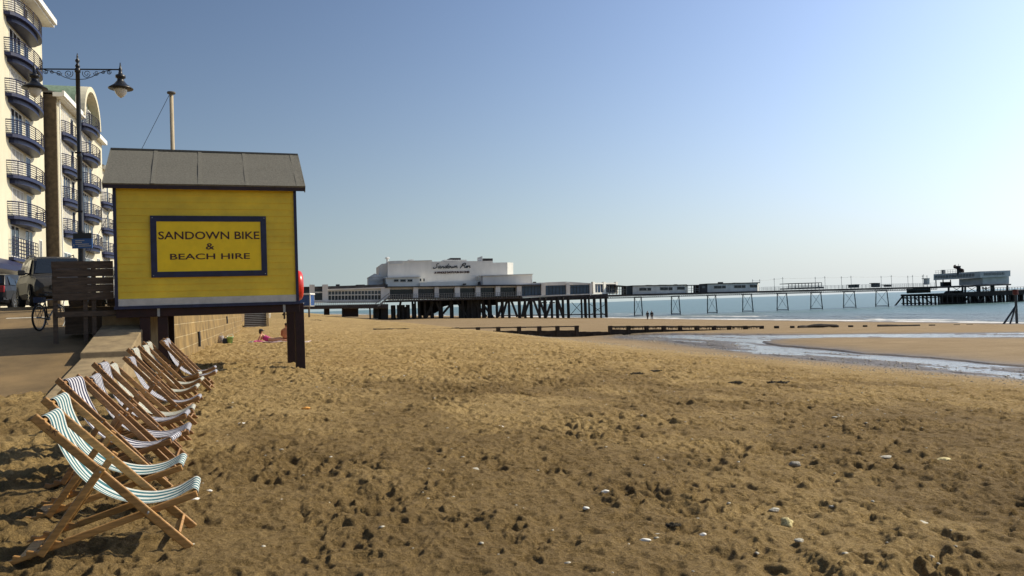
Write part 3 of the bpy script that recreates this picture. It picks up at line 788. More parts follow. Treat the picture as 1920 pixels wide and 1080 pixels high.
for a0 in (WL + LO, RO):
    for side in (0, 1):
        mb = MB(HT)
        mb.hexa([rp(a0 - .012, 0, side, -.13), rp(a0 + .012, 0, side, -.13), rp(a0 + .012, 1, side, -.13), rp(a0 - .012, 1, side, -.13)],
                [rp(a0 - .012, 0, side, .045), rp(a0 + .012, 0, side, .045), rp(a0 + .012, 1, side, .045), rp(a0 - .012, 1, side, .045)])
        obj('barge_board', mb, M['felt'], hut)
mb = MB(HT); mb.box(WL + LO, RO, DEP / 2 - .07, DEP / 2 + .07, rp(0, 1, 0, 0)[2] + .01, rp(0, 1, 0, 0)[2] + .055); obj('ridge_cap', mb, M['felt'], hut)
mb = MB(HT); mb.box(WL - .02, .05, .02, .22, zf - .245, zf - .046); mb.box(WL - .02, .05, DEP - .22, DEP - .02, zf - .245, zf - .046)
for a0 in (WL + .4, WL + 1.5, WL + 2.6, -.5): mb.box(a0, a0 + .1, .23, DEP - .23, zf - .2, zf - .05)
mb.box(WL, 0, .03, DEP - .03, zf - .040, zf + .01)
obj('floor_beam', mb, M['maroon'], hut, bev=.006)
for (a0, b0) in ((-.05, 0.03), (-.05, DEP - .26), (-3.28, .05), (-3.28, DEP - .28), (WL + .5, .05), (WL + .5, DEP - .28)):
    p = HT(a0 + .1, b0 + .1, 0); zg = ground(p[0], p[1]) - .5
    mb = MB(HT); mb.box(a0 - .02, a0 + .205, b0, b0 + .23, zg, zf - (.245 if a0 < -1 else .02)); obj('stilt', mb, M['maroon'], hut, bev=.008)
for px in (297, 533):
    mb = MB(HT); a0 = hp(px, 575)[0]; mb.box(a0 - .03, a0 + .03, .008, .02, zf - .24, zf - .04); obj('bracket', mb, M['steel'], hut)
# the sign on the front
x0, z1 = hp(281, 403, -.05); x1, z0 = hp(501.5, 518.5, -.05)
z0 = (hp(283, 519, -.05)[1] + z0) / 2; z1 = (z1 + hp(499, 407, -.05)[1]) / 2
mb = MB(HT); mb.box(x0 + .1, x1 - .1, -.052, -.035, z0 + .1, z1 - .1)
sb = obj('sign_board', mb, M['yellow_sign'], hut)
fw = .138
mb = MB(HT); mb.box(x0, x1, -.066, -.034, z0, z0 + fw); mb.box(x0, x1, -.066, -.034, z1 - fw, z1); mb.box(x0, x0 + fw, -.066, -.034, z0 + fw, z1 - fw); mb.box(x1 - fw, x1, -.066, -.034, z0 + fw, z1 - fw)
obj('sign_frame', mb, M['navy'], sb, bev=.004)
mb = MB(HT)
for a0, zz in ((x0 + .05, z0 + .05), (x1 - .05, z0 + .05), (x0 + .05, z1 - .05), (x1 - .05, z1 - .05)): mb.lathe((a0, -.068, zz - .012), [(.003, 0), (.012, .004), (.012, .02), (.003, .024)], 8)
obj('screw_cap', mb, M['steel'], sb)
for body, (ax, ay), (bx, by), ex in (('SANDOWN BIKE', (297, 449), (486, 434), .004), ('&', (386, 468), (402, 456), .004), ('BEACH HIRE', (319, 487), (468.5, 474.5), .004)):
    a0, za = hp(ax, ay, -.053); a1, zb2 = hp(bx, by, -.053)
    mb = MB()
    mb.text(body, lambda u, v, w: HT(a0 + (a1 - a0) * u, -.055 - .002 * w, za + (zb2 - za) * v), offset=.012)
    obj('lettering', mb, M['ink'], sb)
# lifebuoy housing on the seaward gable
rz = empty('lifebuoy_housing', HT(.05, 1.4, hp(562, 560)[1]), HA, 'rounded red lifebuoy housing on the seaward end of the yellow hut', 'lifebuoy case')
zc_ = (hp(562, 505)[1] + hp(562, 562)[1]) / 2; hr = (hp(562, 503)[1] - hp(562, 562)[1]) / 2
mb = MB(HT); secs = []
for d_, k in ((.03, 1.0), (.10, 1.0), (.17, .92), (.205, .75), (.215, .5)):
    secs.append([(d_, .75 + .42 * k * math.cos(i * math.pi / 12), zc_ + hr * k * math.sin(i * math.pi / 12)) for i in range(24)])
mb.loft(secs); obj('shell', mb, M['red'], rz, smooth=True)
mb = MB(HT); mb.box(.03, .055, .70, .80, zc_ - hr - .25, zc_ + .1); obj('mounting_post', mb, M['redmark'], rz)
mb = MB(HT); mb.tube([(.04, .55, zf - .02), (.16, .6, zf - .03), (.22, .75, zf - .02), (.16, .9, zf - .03), (.04, .95, zf - .02)], .012, 6)
single('rope_loop', mb, M['frosted'], 'pale coiled rope hanging under the red lifebuoy case', 'rope')

# ================================================================== sea wall, slipway parapet, steps
mb = MB(UV); secs = []
tops = [(15.3, .02), (19.18, .70), (19.2, .84), (21.6, 1.38)]
def par_sec(u, z): return [(u, -3.85, -1), (u, -2.87, -1), (u, -2.87, z), (u, -3.85, z)]
mb.loft([par_sec(u, z) for u, z in tops])
sw_ = single('slipway_parapet', mb, M['concrete'], 'thick sloping concrete parapet beside the slipway behind the deck chairs', 'parapet', bev=.02)
mb = MB(UV); mb.box(21.62, 24.1, -3.85, -2.8, -1, 1.62)
single('concrete_block', mb, M['concrete'], 'dark concrete block under the landward end of the yellow hut', 'concrete block', bev=.03)
def block_mat():
    m, nt, p = nt_new('stone_blocks'); L = nt.links.new
    tc = N(nt, 'ShaderNodeTexCoord'); mp = N(nt, 'ShaderNodeMapping'); mp.inputs['Rotation'].default_value = (0, 0, -TH)
    L(tc.outputs['Object'], mp.inputs[0])
    sp = N(nt, 'ShaderNodeSeparateXYZ'); L(mp.outputs[0], sp.inputs[0]); cb = N(nt, 'ShaderNodeCombineXYZ'); L(sp.outputs['Y'], cb.inputs[0]); L(sp.outputs['Z'], cb.inputs[1])
    br = N(nt, 'ShaderNodeTexBrick'); br.inputs['Scale'].default_value = 1; br.inputs['Brick Width'].default_value = 1.05; br.inputs['Row Height'].default_value = .40; br.inputs['Mortar Size'].default_value = .016
    br.inputs['Color1'].default_value = (.27, .175, .058, 1); br.inputs['Color2'].default_value = (.20, .128, .042, 1); br.inputs['Mortar'].default_value = (.40, .30, .15, 1)
    L(cb.outputs[0], br.inputs[0])
    no = N(nt, 'ShaderNodeTexNoise'); no.inputs['Scale'].default_value = 1.3; no.inputs['Detail'].default_value = 7; L(tc.outputs['Object'], no.inputs['Vector'])
    mr = N(nt, 'ShaderNodeMapRange'); mr.inputs[1].default_value = .3; mr.inputs[2].default_value = .7; mr.inputs[3].default_value = .55; mr.inputs[4].default_value = 1.2; L(no.outputs['Fac'], mr.inputs[0])
    sc_ = N(nt, 'ShaderNodeVectorMath', operation='SCALE'); L(br.outputs[0], sc_.inputs[0]); L(mr.outputs[0], sc_.inputs['Scale']); L(sc_.outputs[0], p.inputs['Base Color'])
    p.inputs['Roughness'].default_value = .95
    bp = N(nt, 'ShaderNodeBump'); bp.inputs['Strength'].default_value = .6; bp.inputs['Distance'].default_value = .03; L(br.outputs['Fac'], bp.inputs['Height']); bp.invert = True; L(bp.outputs[0], p.inputs['Normal'])
    return m
mb = MB(UV); mb.loft([[(u, -3.1, -1.5), (u, vv - .0, -1.5), (u, vv - .22, z), (u, -3.1, z)] for u, vv, z in ((24.1, -2.52, 2.02), (50, -2.4, 2.02), (89, -2.35, 2.02))])
single('sea_wall', mb, block_mat(), 'ochre stone block sea wall running behind the hut', 'wall')
for (px, py, h) in ((369, 636, .55), (423, 600, .45)):
    u_, z_ = fu(px, py, -2.45)
    mb = MB(UV); mb.tube([(u_, -2.38, z_ + h / 2), (u_, -2.36, z_), (u_, -2.36, z_ - h / 2)], .05, 8); 
    single('drain_pipe', mb, M['black'], 'dark drain pipe on the stone wall ' + ('just beyond the far deck chair' if px < 400 else 'above the bags on the sand'), 'pipe')
mb = MB(UV); zg = ground(*UV(90, -1, 0)[:2])
n = 11; prof = [(89.4, zg - .6)]
for k in range(n): prof += [(89.4 + .32 * k, zg - .1 + .19 * k), (89.4 + .32 * k, zg - .1 + .19 * (k + 1))]
prof += [(89.4 + .32 * n + 1.5, zg - .1 + .19 * n), (89.4 + .32 * n + 1.5, zg - .6)]
mb.extr([(a, -2.3, b) for a, b in prof], [(a, .0, b) for a, b in prof])
steps = empty('beach_steps', UV(91, -1.2, zg), 0, 'flight of shaded concrete steps at the far end of the stone wall', 'steps')
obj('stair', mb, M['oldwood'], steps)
mb = MB(UV)
for k in range(n): mb.box(89.395 + .32 * k, 89.46 + .32 * k, -2.28, -.02, zg - .15 + .19 * (k + 1), zg - .085 + .19 * (k + 1))
obj('nosing', mb, M['skirt'], steps)
mb = MB(UV); mb.bar((88.9, .12, zg + .1), (93.2, .12, zg + 2.5), .09, .3); mb.bar((88.9, .12, zg - .3), (88.9, .12, zg + .9), .1, .1); obj('handrail', mb, M['oldwood'], steps)

# ================================================================== lamp post
def lamp_post():
    b = aty(153.5, 490, 25.0); zt = aty(139.5, 100, 25.0)[2]
    bx, by = b[0], b[1]; zb = 2.03
    t = empty('street_lamp', (bx, by, zb), 0, 'tall black ornate street lamp with two hanging lanterns and scrollwork', 'street lamp')
    mb = MB(); H = zt - zb
    mb.lathe((bx, by, zb), [(.17, 0), (.17, .1), (.14, .18), (.13, .9), (.15, .95), (.11, 1.05), (.095, 2.2), (.115, 2.25), (.085, 2.32), (.075, 4.6), (.095, 4.64), (.07, 4.7), (.062, H - .62), (.085, H - .6), (.085, H - .5), (.05, H - .46)], 14)
    obj('post', mb, M['black'], t, smooth=True)
    mb = MB(); mb.lathe((bx, by, zb + H - .46), [(.05, 0), (.075, .05), (.05, .1), (.03, .14), (.065, .2), (.065, .24), (.02, .3), (.03, .34), (.008, .46)], 12); obj('finial', mb, M['black'], t, smooth=True)
    za = aty(141, 130, 25.0)[2]
    ax = (math.cos(R(8)), math.sin(R(8)))
    def AX(d, z): return (bx + ax[0] * d, by + ax[1] * d, z)
    mb = MB(); mb.tube([AX(-1.27, za), AX(1.27, za)], .022, 8); obj('crossarm', mb, M['black'], t)
    mb = MB()
    for s in (-1, 1):
        def spiral(cx, cz, r, turns, a0, flip):
            n_ = int(16 * turns)
            return [AX(s * (cx + (r * (1 - .8 * k / n_)) * math.cos(a0 + flip * k / n_ * turns * 6.283)), za + cz + (r * (1 - .8 * k / n_)) * math.sin(a0 + flip * k / n_ * turns * 6.283)) for k in range(n_ + 1)]
        for c in ((.27, -.14, .135, 1.7, 2.6, 1), (.55, -.12, .085, 1.5, 3.1, 1), (.76, -.08, .06, 1.4, 3.1, 1), (.93, -.09, .07, 1.5, 0.4, -1)):
            mb.tube(spiral(*c), .011, 5)
        mb.tube([AX(s * .06, za - .32), AX(s * .22, za - .31), AX(s * .42, za - .24), AX(s * .6, za - .13), AX(s * .85, za - .05), AX(s * 1.0, za - .02)], .012, 5)
    obj('scrollwork', mb, M['black'], t)
    for s in (-1, 1):
        c = AX(s * 1.27, za - 1.0)
        mb = MB(); mb.lathe((c[0], c[1], za - .62), [(.36, 0), (.37, .02), (.30, .07), (.19, .15), (.13, .23), (.10, .27), (.10, .33), (.15, .36), (.15, .43), (.07, .47), (.05, .56), (.06, .62), (.03, .68), (.012, .84)], 20)
        l = obj('lantern', mb, M['black'], t, smooth=True)
        mb = MB(); mb.lathe((c[0], c[1], za - .90), [(.02, 0), (.09, .05), (.16, .14), (.19, .24), (.19, .275)], 18); obj('globe', mb, M['frosted'], l, smooth=True)
    mb = MB()
    for z_ in (2.9, 3.9, 4.75): mb.tube([(bx - .1, by - .06, zb + z_), (bx + .1, by - .06, zb + z_)], .03, 6)
    mb.tube([(bx, by, zb + 4.78), (bx + .42, by, zb + 4.75)], .012, 5)
    obj('clamp', mb, M['black'], t)
    for nm, a, b2, mt, lb in (('name_plate', (137, 437.5), (172, 447), M['black'], 'small black plate above the blue sign on the lamp post'),
                              ('notice_sign', (135, 448), (173, 465), M['signblue'], 'blue notice with pale text lines fixed to the lamp post')):
        p = aty(*a, 24.86); q = aty(*b2, 24.86)
        mb = MB(); mb.box(p[0], q[0], 24.85, 24.88, q[2], p[2])
        o = empty(nm, ((p[0] + q[0]) / 2, 24.86, q[2]), 0, lb, 'sign'); obj('panel', mb, mt, o)
        if nm == 'notice_sign':
            mb = MB(); w = q[0] - p[0]; h = p[2] - q[2]
            for k, (f0, f1) in enumerate(((.18, .62), (.18, .5), (.18, .85), (.3, .95))):
                z_ = p[2] - h * (.2 + .19 * k); mb.box(p[0] + w * f0, p[0] + w * f1, 24.842, 24.848, z_ - .012, z_ + .012)
            mb.tube([(p[0] + w * .1, 24.845, p[2] - h * .55), (p[0] + w * .1, 24.845, p[2] - h * .8)], .012, 5)
            obj('text_line', mb, M['skirt'], o)
lamp_post()

# ================================================================== flagpole
b = aty(324, 290, 27.0); tp = aty(320, 172, 27.0)
fp = empty('flagpole', (b[0], b[1], 2.0), 0, 'bare weathered pole with a flat cap behind the yellow hut', 'pole')
mb = MB(); mb.tube([(b[0], 27, 1.9), (b[0], 27, tp[2] - .1)], [.085, .062], 12); obj('pole', mb, M['pole'], fp, smooth=True)
mb = MB(); mb.lathe((b[0], 27, tp[2] - .1), [(.06, 0), (.13, .03), (.14, .06), (.13, .09), (.03, .11)], 14); obj('cap', mb, M['roofgrey'], fp, smooth=True)
g2 = aty(262, 281, 27.0); k = (2.0 - tp[2]) / (g2[2] - tp[2])
mb = MB(); mb.tube([(b[0] - .04, 27, tp[2] - .05), (b[0] + (g2[0] - b[0]) * k, 27 + .4, 2.0)], .008, 5); obj('guy_wire', mb, M['black'], fp)

# ================================================================== board fence beside the hut
fb = .12
fa0, fz1 = hp(97, 490, fb); fa1 = WL - .08
fz0 = hp(150, 563, fb)[1]
fence = empty('board_screen', HT((fa0 + fa1) / 2, fb, 1.1), HA, 'dark weathered plank screen on legs between bicycle and hut', 'fence')
mb = MB(HT); hgt = (fz1 - fz0) / 5
for k in range(5):
    z0 = fz0 + k * hgt + .003; jit = [.0, .02, -.01, .012, -.015][k]
    mb.hexa([(fa0 + jit, fb, z0), (fa1, fb, z0 + .003 * (k % 2)), (fa1, fb + .03, z0 + .003 * (k % 2)), (fa0 + jit, fb + .03, z0)],
            [(fa0 + jit, fb, z0 + hgt - .009 - .006 * (k == 2)), (fa1, fb, z0 + hgt - .006 - .022 * (k == 2)), (fa1, fb + .03, z0 + hgt - .006 - .022 * (k == 2)), (fa0 + jit, fb + .03, z0 + hgt - .009 - .006 * (k == 2))])
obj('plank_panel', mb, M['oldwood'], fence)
for px in (105, 162, 178):
    a0, zz = hp(px, 628, fb + .1); mb = MB(HT); mb.box(a0 - .045, a0 + .045, fb + .035, fb + .12, 1.0, fz1 - .05); obj('leg', mb, M['oldwood'], fence)
mb = MB(HT); z_ = hp(140, 589, fb)[1]; mb.box(fa0 + .05, fa1 + .1, fb - .002, fb + .03, z_ - .06, z_ + .06); obj('rail', mb, M['oldwood'], fence)
mb = MB(HT); mb.box(fa0 + .1, fa1, fb + .9, fb + 1.5, 1.2, fz0 - .15)
for k in range(5): mb.box(fa0 + .2 + k * .42, fa0 + .5 + k * .42, fb + .88, fb + 1.5, fz0 - .14, fz0 + .05)
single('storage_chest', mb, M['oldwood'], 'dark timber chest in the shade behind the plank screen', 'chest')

# ================================================================== bicycle
def bicycle(loc, rz):
    t = empty('bicycle', loc, rz, 'dark bicycle leaning by the end of the plank screen', 'bicycle')
    def ring(cx, r, tr, n=28):
        mb = MB(); mb.tube([(cx + r * math.cos(2 * math.pi * k / n), 0, .345 + r * math.sin(2 * math.pi * k / n)) for k in range(n + 1)], tr, 7, cap=False); return mb
    for cx in (-.52, .54):
        w = obj('wheel', ring(cx, .322, .026), M['rubber'], t, local=True, smooth=True)
        obj('rim', ring(cx, .292, .012), M['steel'], w, local=True)
        mb = MB()
        for k in range(16): a = k * math.pi / 8; mb.tube([(cx, .02 * (-1) ** k, .345), (cx + .29 * math.cos(a), 0, .345 + .29 * math.sin(a))], .0018, 4)
        mb.tube([(cx, -.06, .345), (cx, .06, .345)], .022, 8); obj('spokes', mb, M['steel'], w, local=True)
    mb = MB()
    bb = (-.08, 0, .30); seat = (-.22, 0, .78); head = (.36, 0, .82); hl = (.40, 0, .70)
    for p, q, r in ((bb, seat, .018), (seat, head, .017), (bb, hl, .02), (head, hl, .022)): mb.tube([p, q], r, 8)
    for y in (-.05, .05):
        mb.tube([bb, (-.52, y, .345)], .011, 6); mb.tube([(-.21, 0, .74), (-.52, y, .345)], .009, 6); mb.tube([hl, (.46, y, .6), (.54, y, .345)], .014, 6)
    obj('frame', mb, M['black'], t, local=True)
    mb = MB(); mb.tube([seat, (-.245, 0, .90)], .014, 8); mb.loft([[( -.38, -.085, .90), (-.38, .085, .90), (-.38, .07, .955), (-.38, -.07, .955)], [(-.27, -.075, .905), (-.27, .075, .905), (-.27, .06, .96), (-.27, -.06, .96)], [(-.10, -.02, .91), (-.10, .02, .91), (-.10, .018, .945), (-.10, -.018, .945)]]); obj('saddle', mb, M['rubber'], t, local=True, bev=.01)
    mb = MB(); mb.tube([head, (.33, 0, .98)], .015, 8); mb.tube([(.30, -.31, 1.02), (.33, -.12, .99), (.34, 0, .98), (.33, .12, .99), (.30, .31, 1.02)], .013, 8); obj('handlebar', mb, M['black'], t, local=True)
    mb = MB(); mb.tube([(-.08, -.05, .30), (-.08, .05, .30)], .03, 8)
    mb.bar((-.08, .06, .30), (.02, .06, .17), .012, .024); mb.bar((-.08, -.06, .30), (-.18, -.06, .43), .012, .024); mb.box(-.02, .07, .06, .15, .155, .175); mb.box(-.23, -.14, -.15, -.06, .42, .44)
    obj('crank', mb, M['steel'], t, local=True)
    mb = MB(); mb.box(-.62, -.32, -.08, .08, .72, .735); mb.tube([(-.60, -.07, .72), (-.54, -.06, .36)], .006, 5); mb.tube([(-.60, .07, .72), (-.54, .06, .36)], .006, 5); mb.box(-.60, -.36, -.10, .10, .735, .86); obj('carrier', mb, M['bagblue'], t, local=True, bev=.02)
    return t
p = aty(74, 630, 20.3)
p = (p[0] + .52 * math.cos(R(94)), p[1] + .52 * math.sin(R(94)), 0)
u_, v_ = toUV(p[0], p[1])
bicycle((p[0], p[1], ramp_z(u_) - .01), R(94))

# ================================================================== cars
def car(loc, rz, paint, label, L_=4.5, W=1.80, H=1.66, suv=True, rack=True):
    t = empty('parked_car', loc, rz, label, 'car')
    hw = W / 2; hl = L_ / 2
    def sec(x, w, zb, zm, zt, crown=.03):
        return [(x, -w * .90, zb), (x, -w, zb + .18), (x, -w, zm), (x, -w * .93, zt), (x, -w * .5, zt + crown), (x, w * .5, zt + crown), (x, w * .93, zt), (x, w, zm), (x, w, zb + .18), (x, w * .90, zb)]
    mb = MB()
    mb.loft([sec(-hl, hw * .78, .42, .72, .92), sec(-hl + .08, hw * .92, .32, .80, 1.00), sec(-hl + .5, hw, .26, .82, 1.04), sec(-.4, hw, .24, .80, 1.02), sec(hl - 1.35, hw, .24, .78, 1.02), sec(hl - .9, hw * .98, .25, .74, .97), sec(hl - .25, hw * .92, .28, .66, .86), sec(hl - .05, hw * .80, .34, .58, .72), sec(hl, hw * .70, .40, .55, .62)])
    body = obj('body', mb, paint, t, local=True, smooth=False, bev=.03)
    zr = H - .04
    mb = MB()
    def cs(x, w0, z0, w1, z1): return [(x, -w0, z0), (x, -w1, z1), (x, -w1 * .5, z1 + .03), (x, w1 * .5, z1 + .03), (x, w1, z1), (x, w0, z0)]
    stn = [(-hl + .18, hw * .84, 1.02, hw * .80, 1.06), (-hl + .42, hw * .9, 1.02, hw * .74, zr - .06), (-.9, hw * .92, 1.0, hw * .76, zr), (.2, hw * .92, 1.0, hw * .75, zr - .01), (.62, hw * .92, 1.0, hw * .72, zr - .08), (hl - .95, hw * .90, .98, hw * .84, 1.0)]
    mb.loft([cs(*q) for q in stn]); obj('cabin', mb, paint, t, local=True, bev=.02)
    def lerp(a, b, f): return tuple(a[i] + (b[i] - a[i]) * f for i in range(3))
    def pane(a, b, c, d, off):     # four corners, pushed outwards
        mb = MB(); o = [tuple(p[i] + off[i] for i in range(3)) for p in (a, b, c, d)]; mb.add(o, [(0, 1, 2, 3)])
        return obj('window', mb, M['darkglass'], t, local=True)
    w0, w1 = hw * .92, hw * .74
    fx0, fx1 = hl - 1.02, .70
    pane((fx0, -w0 * .86, 1.05), (fx0, w0 * .86, 1.05), (fx1, w1 * .86, zr - .10), (fx1, -w1 * .86, zr - .10), (.03, 0, .025))
    pane((-hl + .22, -w0 * .80, 1.10), (-hl + .22, w0 * .80, 1.10), (-hl + .40, w1 * .82, zr - .10), (-hl + .40, -w1 * .82, zr - .10), (-.02, 0, .01))
    for s in (-1, 1):
        for xa, xb, xc, xd in ((.88, -.02, .02, .52), (-.10, -1.0, -.94, -.06), (-1.08, -hl + .5, -hl + .62, -1.02)):
            pane((xa, s * w0, 1.05), (xb, s * w0, 1.05), (xc, s * w1 * 1.03, zr - .10), (xd, s * w1 * 1.03, zr - .10), (0, s * .012, 0))
    for x in (-hl + .82, hl - .86):
        for s in (-1, 1):
            mb = MB(); pr = [(.20, -.11), (.30, -.11), (.335, -.07), (.335, .07), (.30, .11), (.20, .11)]; n = 20
            pts = [(x + r * math.cos(2 * math.pi * k / n), s * (hw - .10) + h, .335 + r * math.sin(2 * math.pi * k / n)) for r, h in pr for k in range(n)]
            mb.add(pts, [(i * n + k, i * n + (k + 1) % n, (i + 1) * n + (k + 1) % n, (i + 1) * n + k) for i in range(5) for k in range(n)])
            w = obj('wheel', mb, M['rubber'], t, local=True)
            mb = MB(); mb.add([(x + .205 * math.cos(2 * math.pi * k / n), s * (hw - .01), .335 + .205 * math.sin(2 * math.pi * k / n)) for k in range(n)], [tuple(range(n))])
            for k in range(5): a = k * 1.2566; mb.bar((x, s * (hw + .004), .335), (x + .2 * math.cos(a), s * (hw + .004), .335 + .2 * math.sin(a)), .02, .04)
            obj('rim', mb, M['chrome'], w, local=True)
            mb = MB(); n2 = 14
            arc = [(x + .40 * math.cos(math.pi * k / n2), .335 + .40 * math.sin(math.pi * k / n2)) for k in range(n2 + 1)]
            mb.add([(a, s * (hw + .006), b_) for a, b_ in arc] , [tuple(range(n2 + 1))]); obj('wheel_arch', mb, M['rubber'], body, local=True)
    for s in (-1, 1):
        mb = MB(); c = Vector((hl - .17, s * hw * .66, .70)); secs = []
        for k, (dx, r) in enumerate(((-.15, .11), (0, .10), (.06, .07), (.085, .02))): secs.append([(c.x + dx, c.y + r * 1.35 * math.cos(q * .5236), c.z + r * math.sin(q * .5236)) for q in range(12)])
        mb.loft(secs); obj('headlight', mb, M['lens'], t, local=True, smooth=True)
        mb = MB(); mb.box(-hl - .01, -hl + .14, min(s * hw * .66, s * hw * .86), max(s * hw * .66, s * hw * .86), .74, 1.0); obj('tail_light', mb, M['tail'], t, local=True, bev=.02)
        mb = MB(); mb.bar((hl - 1.35, s * hw * .9, 1.06), (hl - 1.38, s * (hw + .12), 1.10), .05, .05); mb.box(hl - 1.46, hl - 1.32, min(s * (hw + .04), s * (hw + .24)), max(s * (hw + .04), s * (hw + .24)), 1.02, 1.19); obj('mirror', mb, M['black'], t, local=True, bev=.03)
        if rack:
            mb = MB(); mb.tube([(-1.5, s * hw * .66, zr + .03), (-1.3, s * hw * .66, zr + .09), (.1, s * hw * .66, zr + .09), (.3, s * hw * .64, zr)], .018, 6); obj('roof_rail', mb, M['black'], t, local=True)
    mb = MB(); mb.box(hl - .06, hl + .015, -.42, .42, .52, .66); mb.box(hl - .10, hl + .02, -.55, .55, .30, .42); obj('grille', mb, M['black'], t, local=True, bev=.01)
    mb = MB(); mb.box(hl + .012, hl + .026, -.26, .26, .44, .55); obj('number_plate', mb, M['skirt'], t, local=True)
    mb = MB(); mb.box(-hl - .02, -hl + .05, -.26, .26, .62, .73); obj('number_plate', mb, M['plate'], t, local=True)
    mb = MB(); mb.loft([sec(-hl - .02, hw * .84, .36, .44, .52), sec(-hl + .2, hw * .96, .30, .42, .54)]); obj('bumper', mb, M['black'], t, local=True)
    return t
p = aty(124, 572, 25.4)
car((p[0] - 1.39, p[1] + 1.77, 2.02), R(-52), M['silver'], 'silver estate car with roof rails parked nose forward behind the plank screen', H=1.70)
p = aty(18, 575, 33.0)
car((p[0] - .75, p[1] + .8, 2.0), R(104), M['blackcar'], 'black car seen from behind with a yellow number plate', H=1.55, rack=False)
p = aty(212, 560, 29.5)
car((p[0] + .6, p[1] + 1.5, 2.02), R(-38), M['whitecar'], 'white car whose roof shows above the plank screen beside the hut', H=1.62, rack=False)
# ================================================================== seafront flats
def balcony(root, uc, v, z, hw, bulge, rail=1.08):
    n = 14
    arc = [(uc + hw * math.cos(math.pi - math.pi * k / n), v + bulge * math.sin(math.pi * k / n) ** .75) for k in range(n + 1)]
    mb = MB(UV); low = [(uc + (a - uc) * .82, v + (b - v) * .80) for a, b in arc]
    secs = []
    mb.extr([(a, b, z - .05) for a, b in arc], [(a, b, z + .16) for a, b in arc])
    mb.extr([(a, b, z - .34) for a, b in low], [(a, b, z - .045) for a, b in low])
    s = obj('balcony', mb, M['balnavy'], root)
    mb = MB(UV)
    for k in range(7): mb.tube([(a, b - .03, z + .2 + (rail - .2) * k / 6) for a, b in arc], .026 if k < 6 else .042, 4)
    for k in range(0, n + 1, 2): mb.tube([(arc[k][0], arc[k][1] - .03, z + .1), (arc[k][0], arc[k][1] - .03, z + rail)], .03, 4)
    obj('railing', mb, M['balnavy'], s)
def window(root, u0, u1, v, z0, z1, mull=2, pane='glass', frame='white', deep=.1):
    mb = MB(UV); w = .08
    mb.box(u0, u1, v - deep, v + .035, z0, z0 + w); mb.box(u0, u1, v - deep, v + .035, z1 - w, z1)
    for k in range(mull + 1):
        u = u0 + (u1 - u0 - w) * k / mull; mb.box(u, u + w, v - deep, v + .03, z0 + w, z1 - w)
    f = obj('window', mb, M[frame], root)
    mb = MB(UV); mb.box(u0 + w * .5, u1 - w * .5, v - .03, v + .008, z0 + w * .5, z1 - w * .5); obj('pane', mb, M[pane], f)
def flats(label, u0, u1, v, z1, wallmat, cols, wins, loc_u):
    t = empty('apartment_building', UV((u0 + u1) / 2, v - 5, 2.0), TH, label, 'building', 'flats along the seafront')
    mb = MB(UV); mb.box(u0, u1, v - 12, v, 1.5, z1); obj('wall', mb, wallmat, t)
    for uc, hw, bulge, zs, dw in cols:
        for z in zs:
            balcony(t, uc, v, z, hw, bulge)
            window(t, uc - dw, uc + dw * .15, v, z + .17, z + 2.2, 3, 'curtain' if random.random() < .45 else 'darkglass')
            window(t, uc + dw * .45, uc + dw, v, z + .17, z + 2.2, 1, 'darkglass')
    for a, b, zs, h in wins:
        for z in zs: window(t, a, b, v, z, z + h, 2, 'glass')
    return t
zA = [8.35, 11.05, 13.75, 16.45, 19.15, 21.85]
bA = flats('tall cream block of flats with curved navy balconies at the left edge', 36, 68.9, -16, 24.3, M['cream'],
           [(62.8, 3.4, 1.15, zA, 2.3), (50.0, 3.4, 1.15, zA, 2.3)], [(56.2, 57.6, [6.2] + [z + .4 for z in zA], 1.5), (44, 45.6, [z + .4 for z in zA], 1.5), (66.9, 67.7, [6.0], 1.6)], 0)
mb = MB(UV); mb.box(36, 69.3, -16.1, -15.2, 24.31, 24.75); mb.box(36, 69.15, -15.2, -14.98, 24.45, 24.85); obj('gutter', mb, M['white'], bA)
mb = MB(UV); mb.loft([[(36, -28, 24.3), (36, -15.6, 24.76), (36, -22, 27)], [(69.3, -28, 24.3), (69.3, -15.6, 24.76), (69.3, -22, 27)]]); obj('roof', mb, M['roofgrey'], bA)
mb = MB(UV)
for k in range(6): mb.tube([(59.6, -15.75, 5.9 + .25 * k), (65.6, -15.75, 5.9 + .25 * k)], .03, 4)
for k in range(11): mb.tube([(59.6 + .6 * k, -15.75, 5.75), (59.6 + .6 * k, -15.75, 7.15)], .03, 4)
mb.box(59.5, 65.7, -15.99, -15.7, 5.6, 5.8); obj('railing', mb, M['balnavy'], bA)
for a, b in ((60.0, 61.9), (63.4, 65.2)): window(bA, a, b, -16, 5.85, 8.0, 2, 'darkglass')
mb = MB(UV); mb.loft([[(48, -15.98, 5.6), (48, -14.3, 4.9), (48, -14.3, 4.6), (48, -15.98, 4.6)], [(60.5, -15.98, 5.6), (60.5, -14.3, 4.9), (60.5, -14.3, 4.6), (60.5, -15.98, 4.6)]]); obj('awning', mb, M['balnavy'], bA)
zB = [8.5, 11.05, 13.65, 16.3]
bB = flats('block of flats with brown brick side wall and flat-fronted balconies behind the lamp post', 69.6, 77, -15.3, 18.9, M['cream'],
           [(73.5, 2.9, .75, zB, 2.0)], [(71.2, 73.5, [5.0], 2.0)], 0)
mb = MB(UV); mb.box(69.35, 69.62, -27.3, -15.22, 1.6, 19.1); obj('side_wall', mb, M['brick'], bB)
mb = MB(UV); mb.box(69.2, 77, -15.4, -14.75, 18.92, 19.25); mb.box(69.2, 77, -14.75, -14.6, 19.0, 19.4); obj('gutter', mb, M['white'], bB)
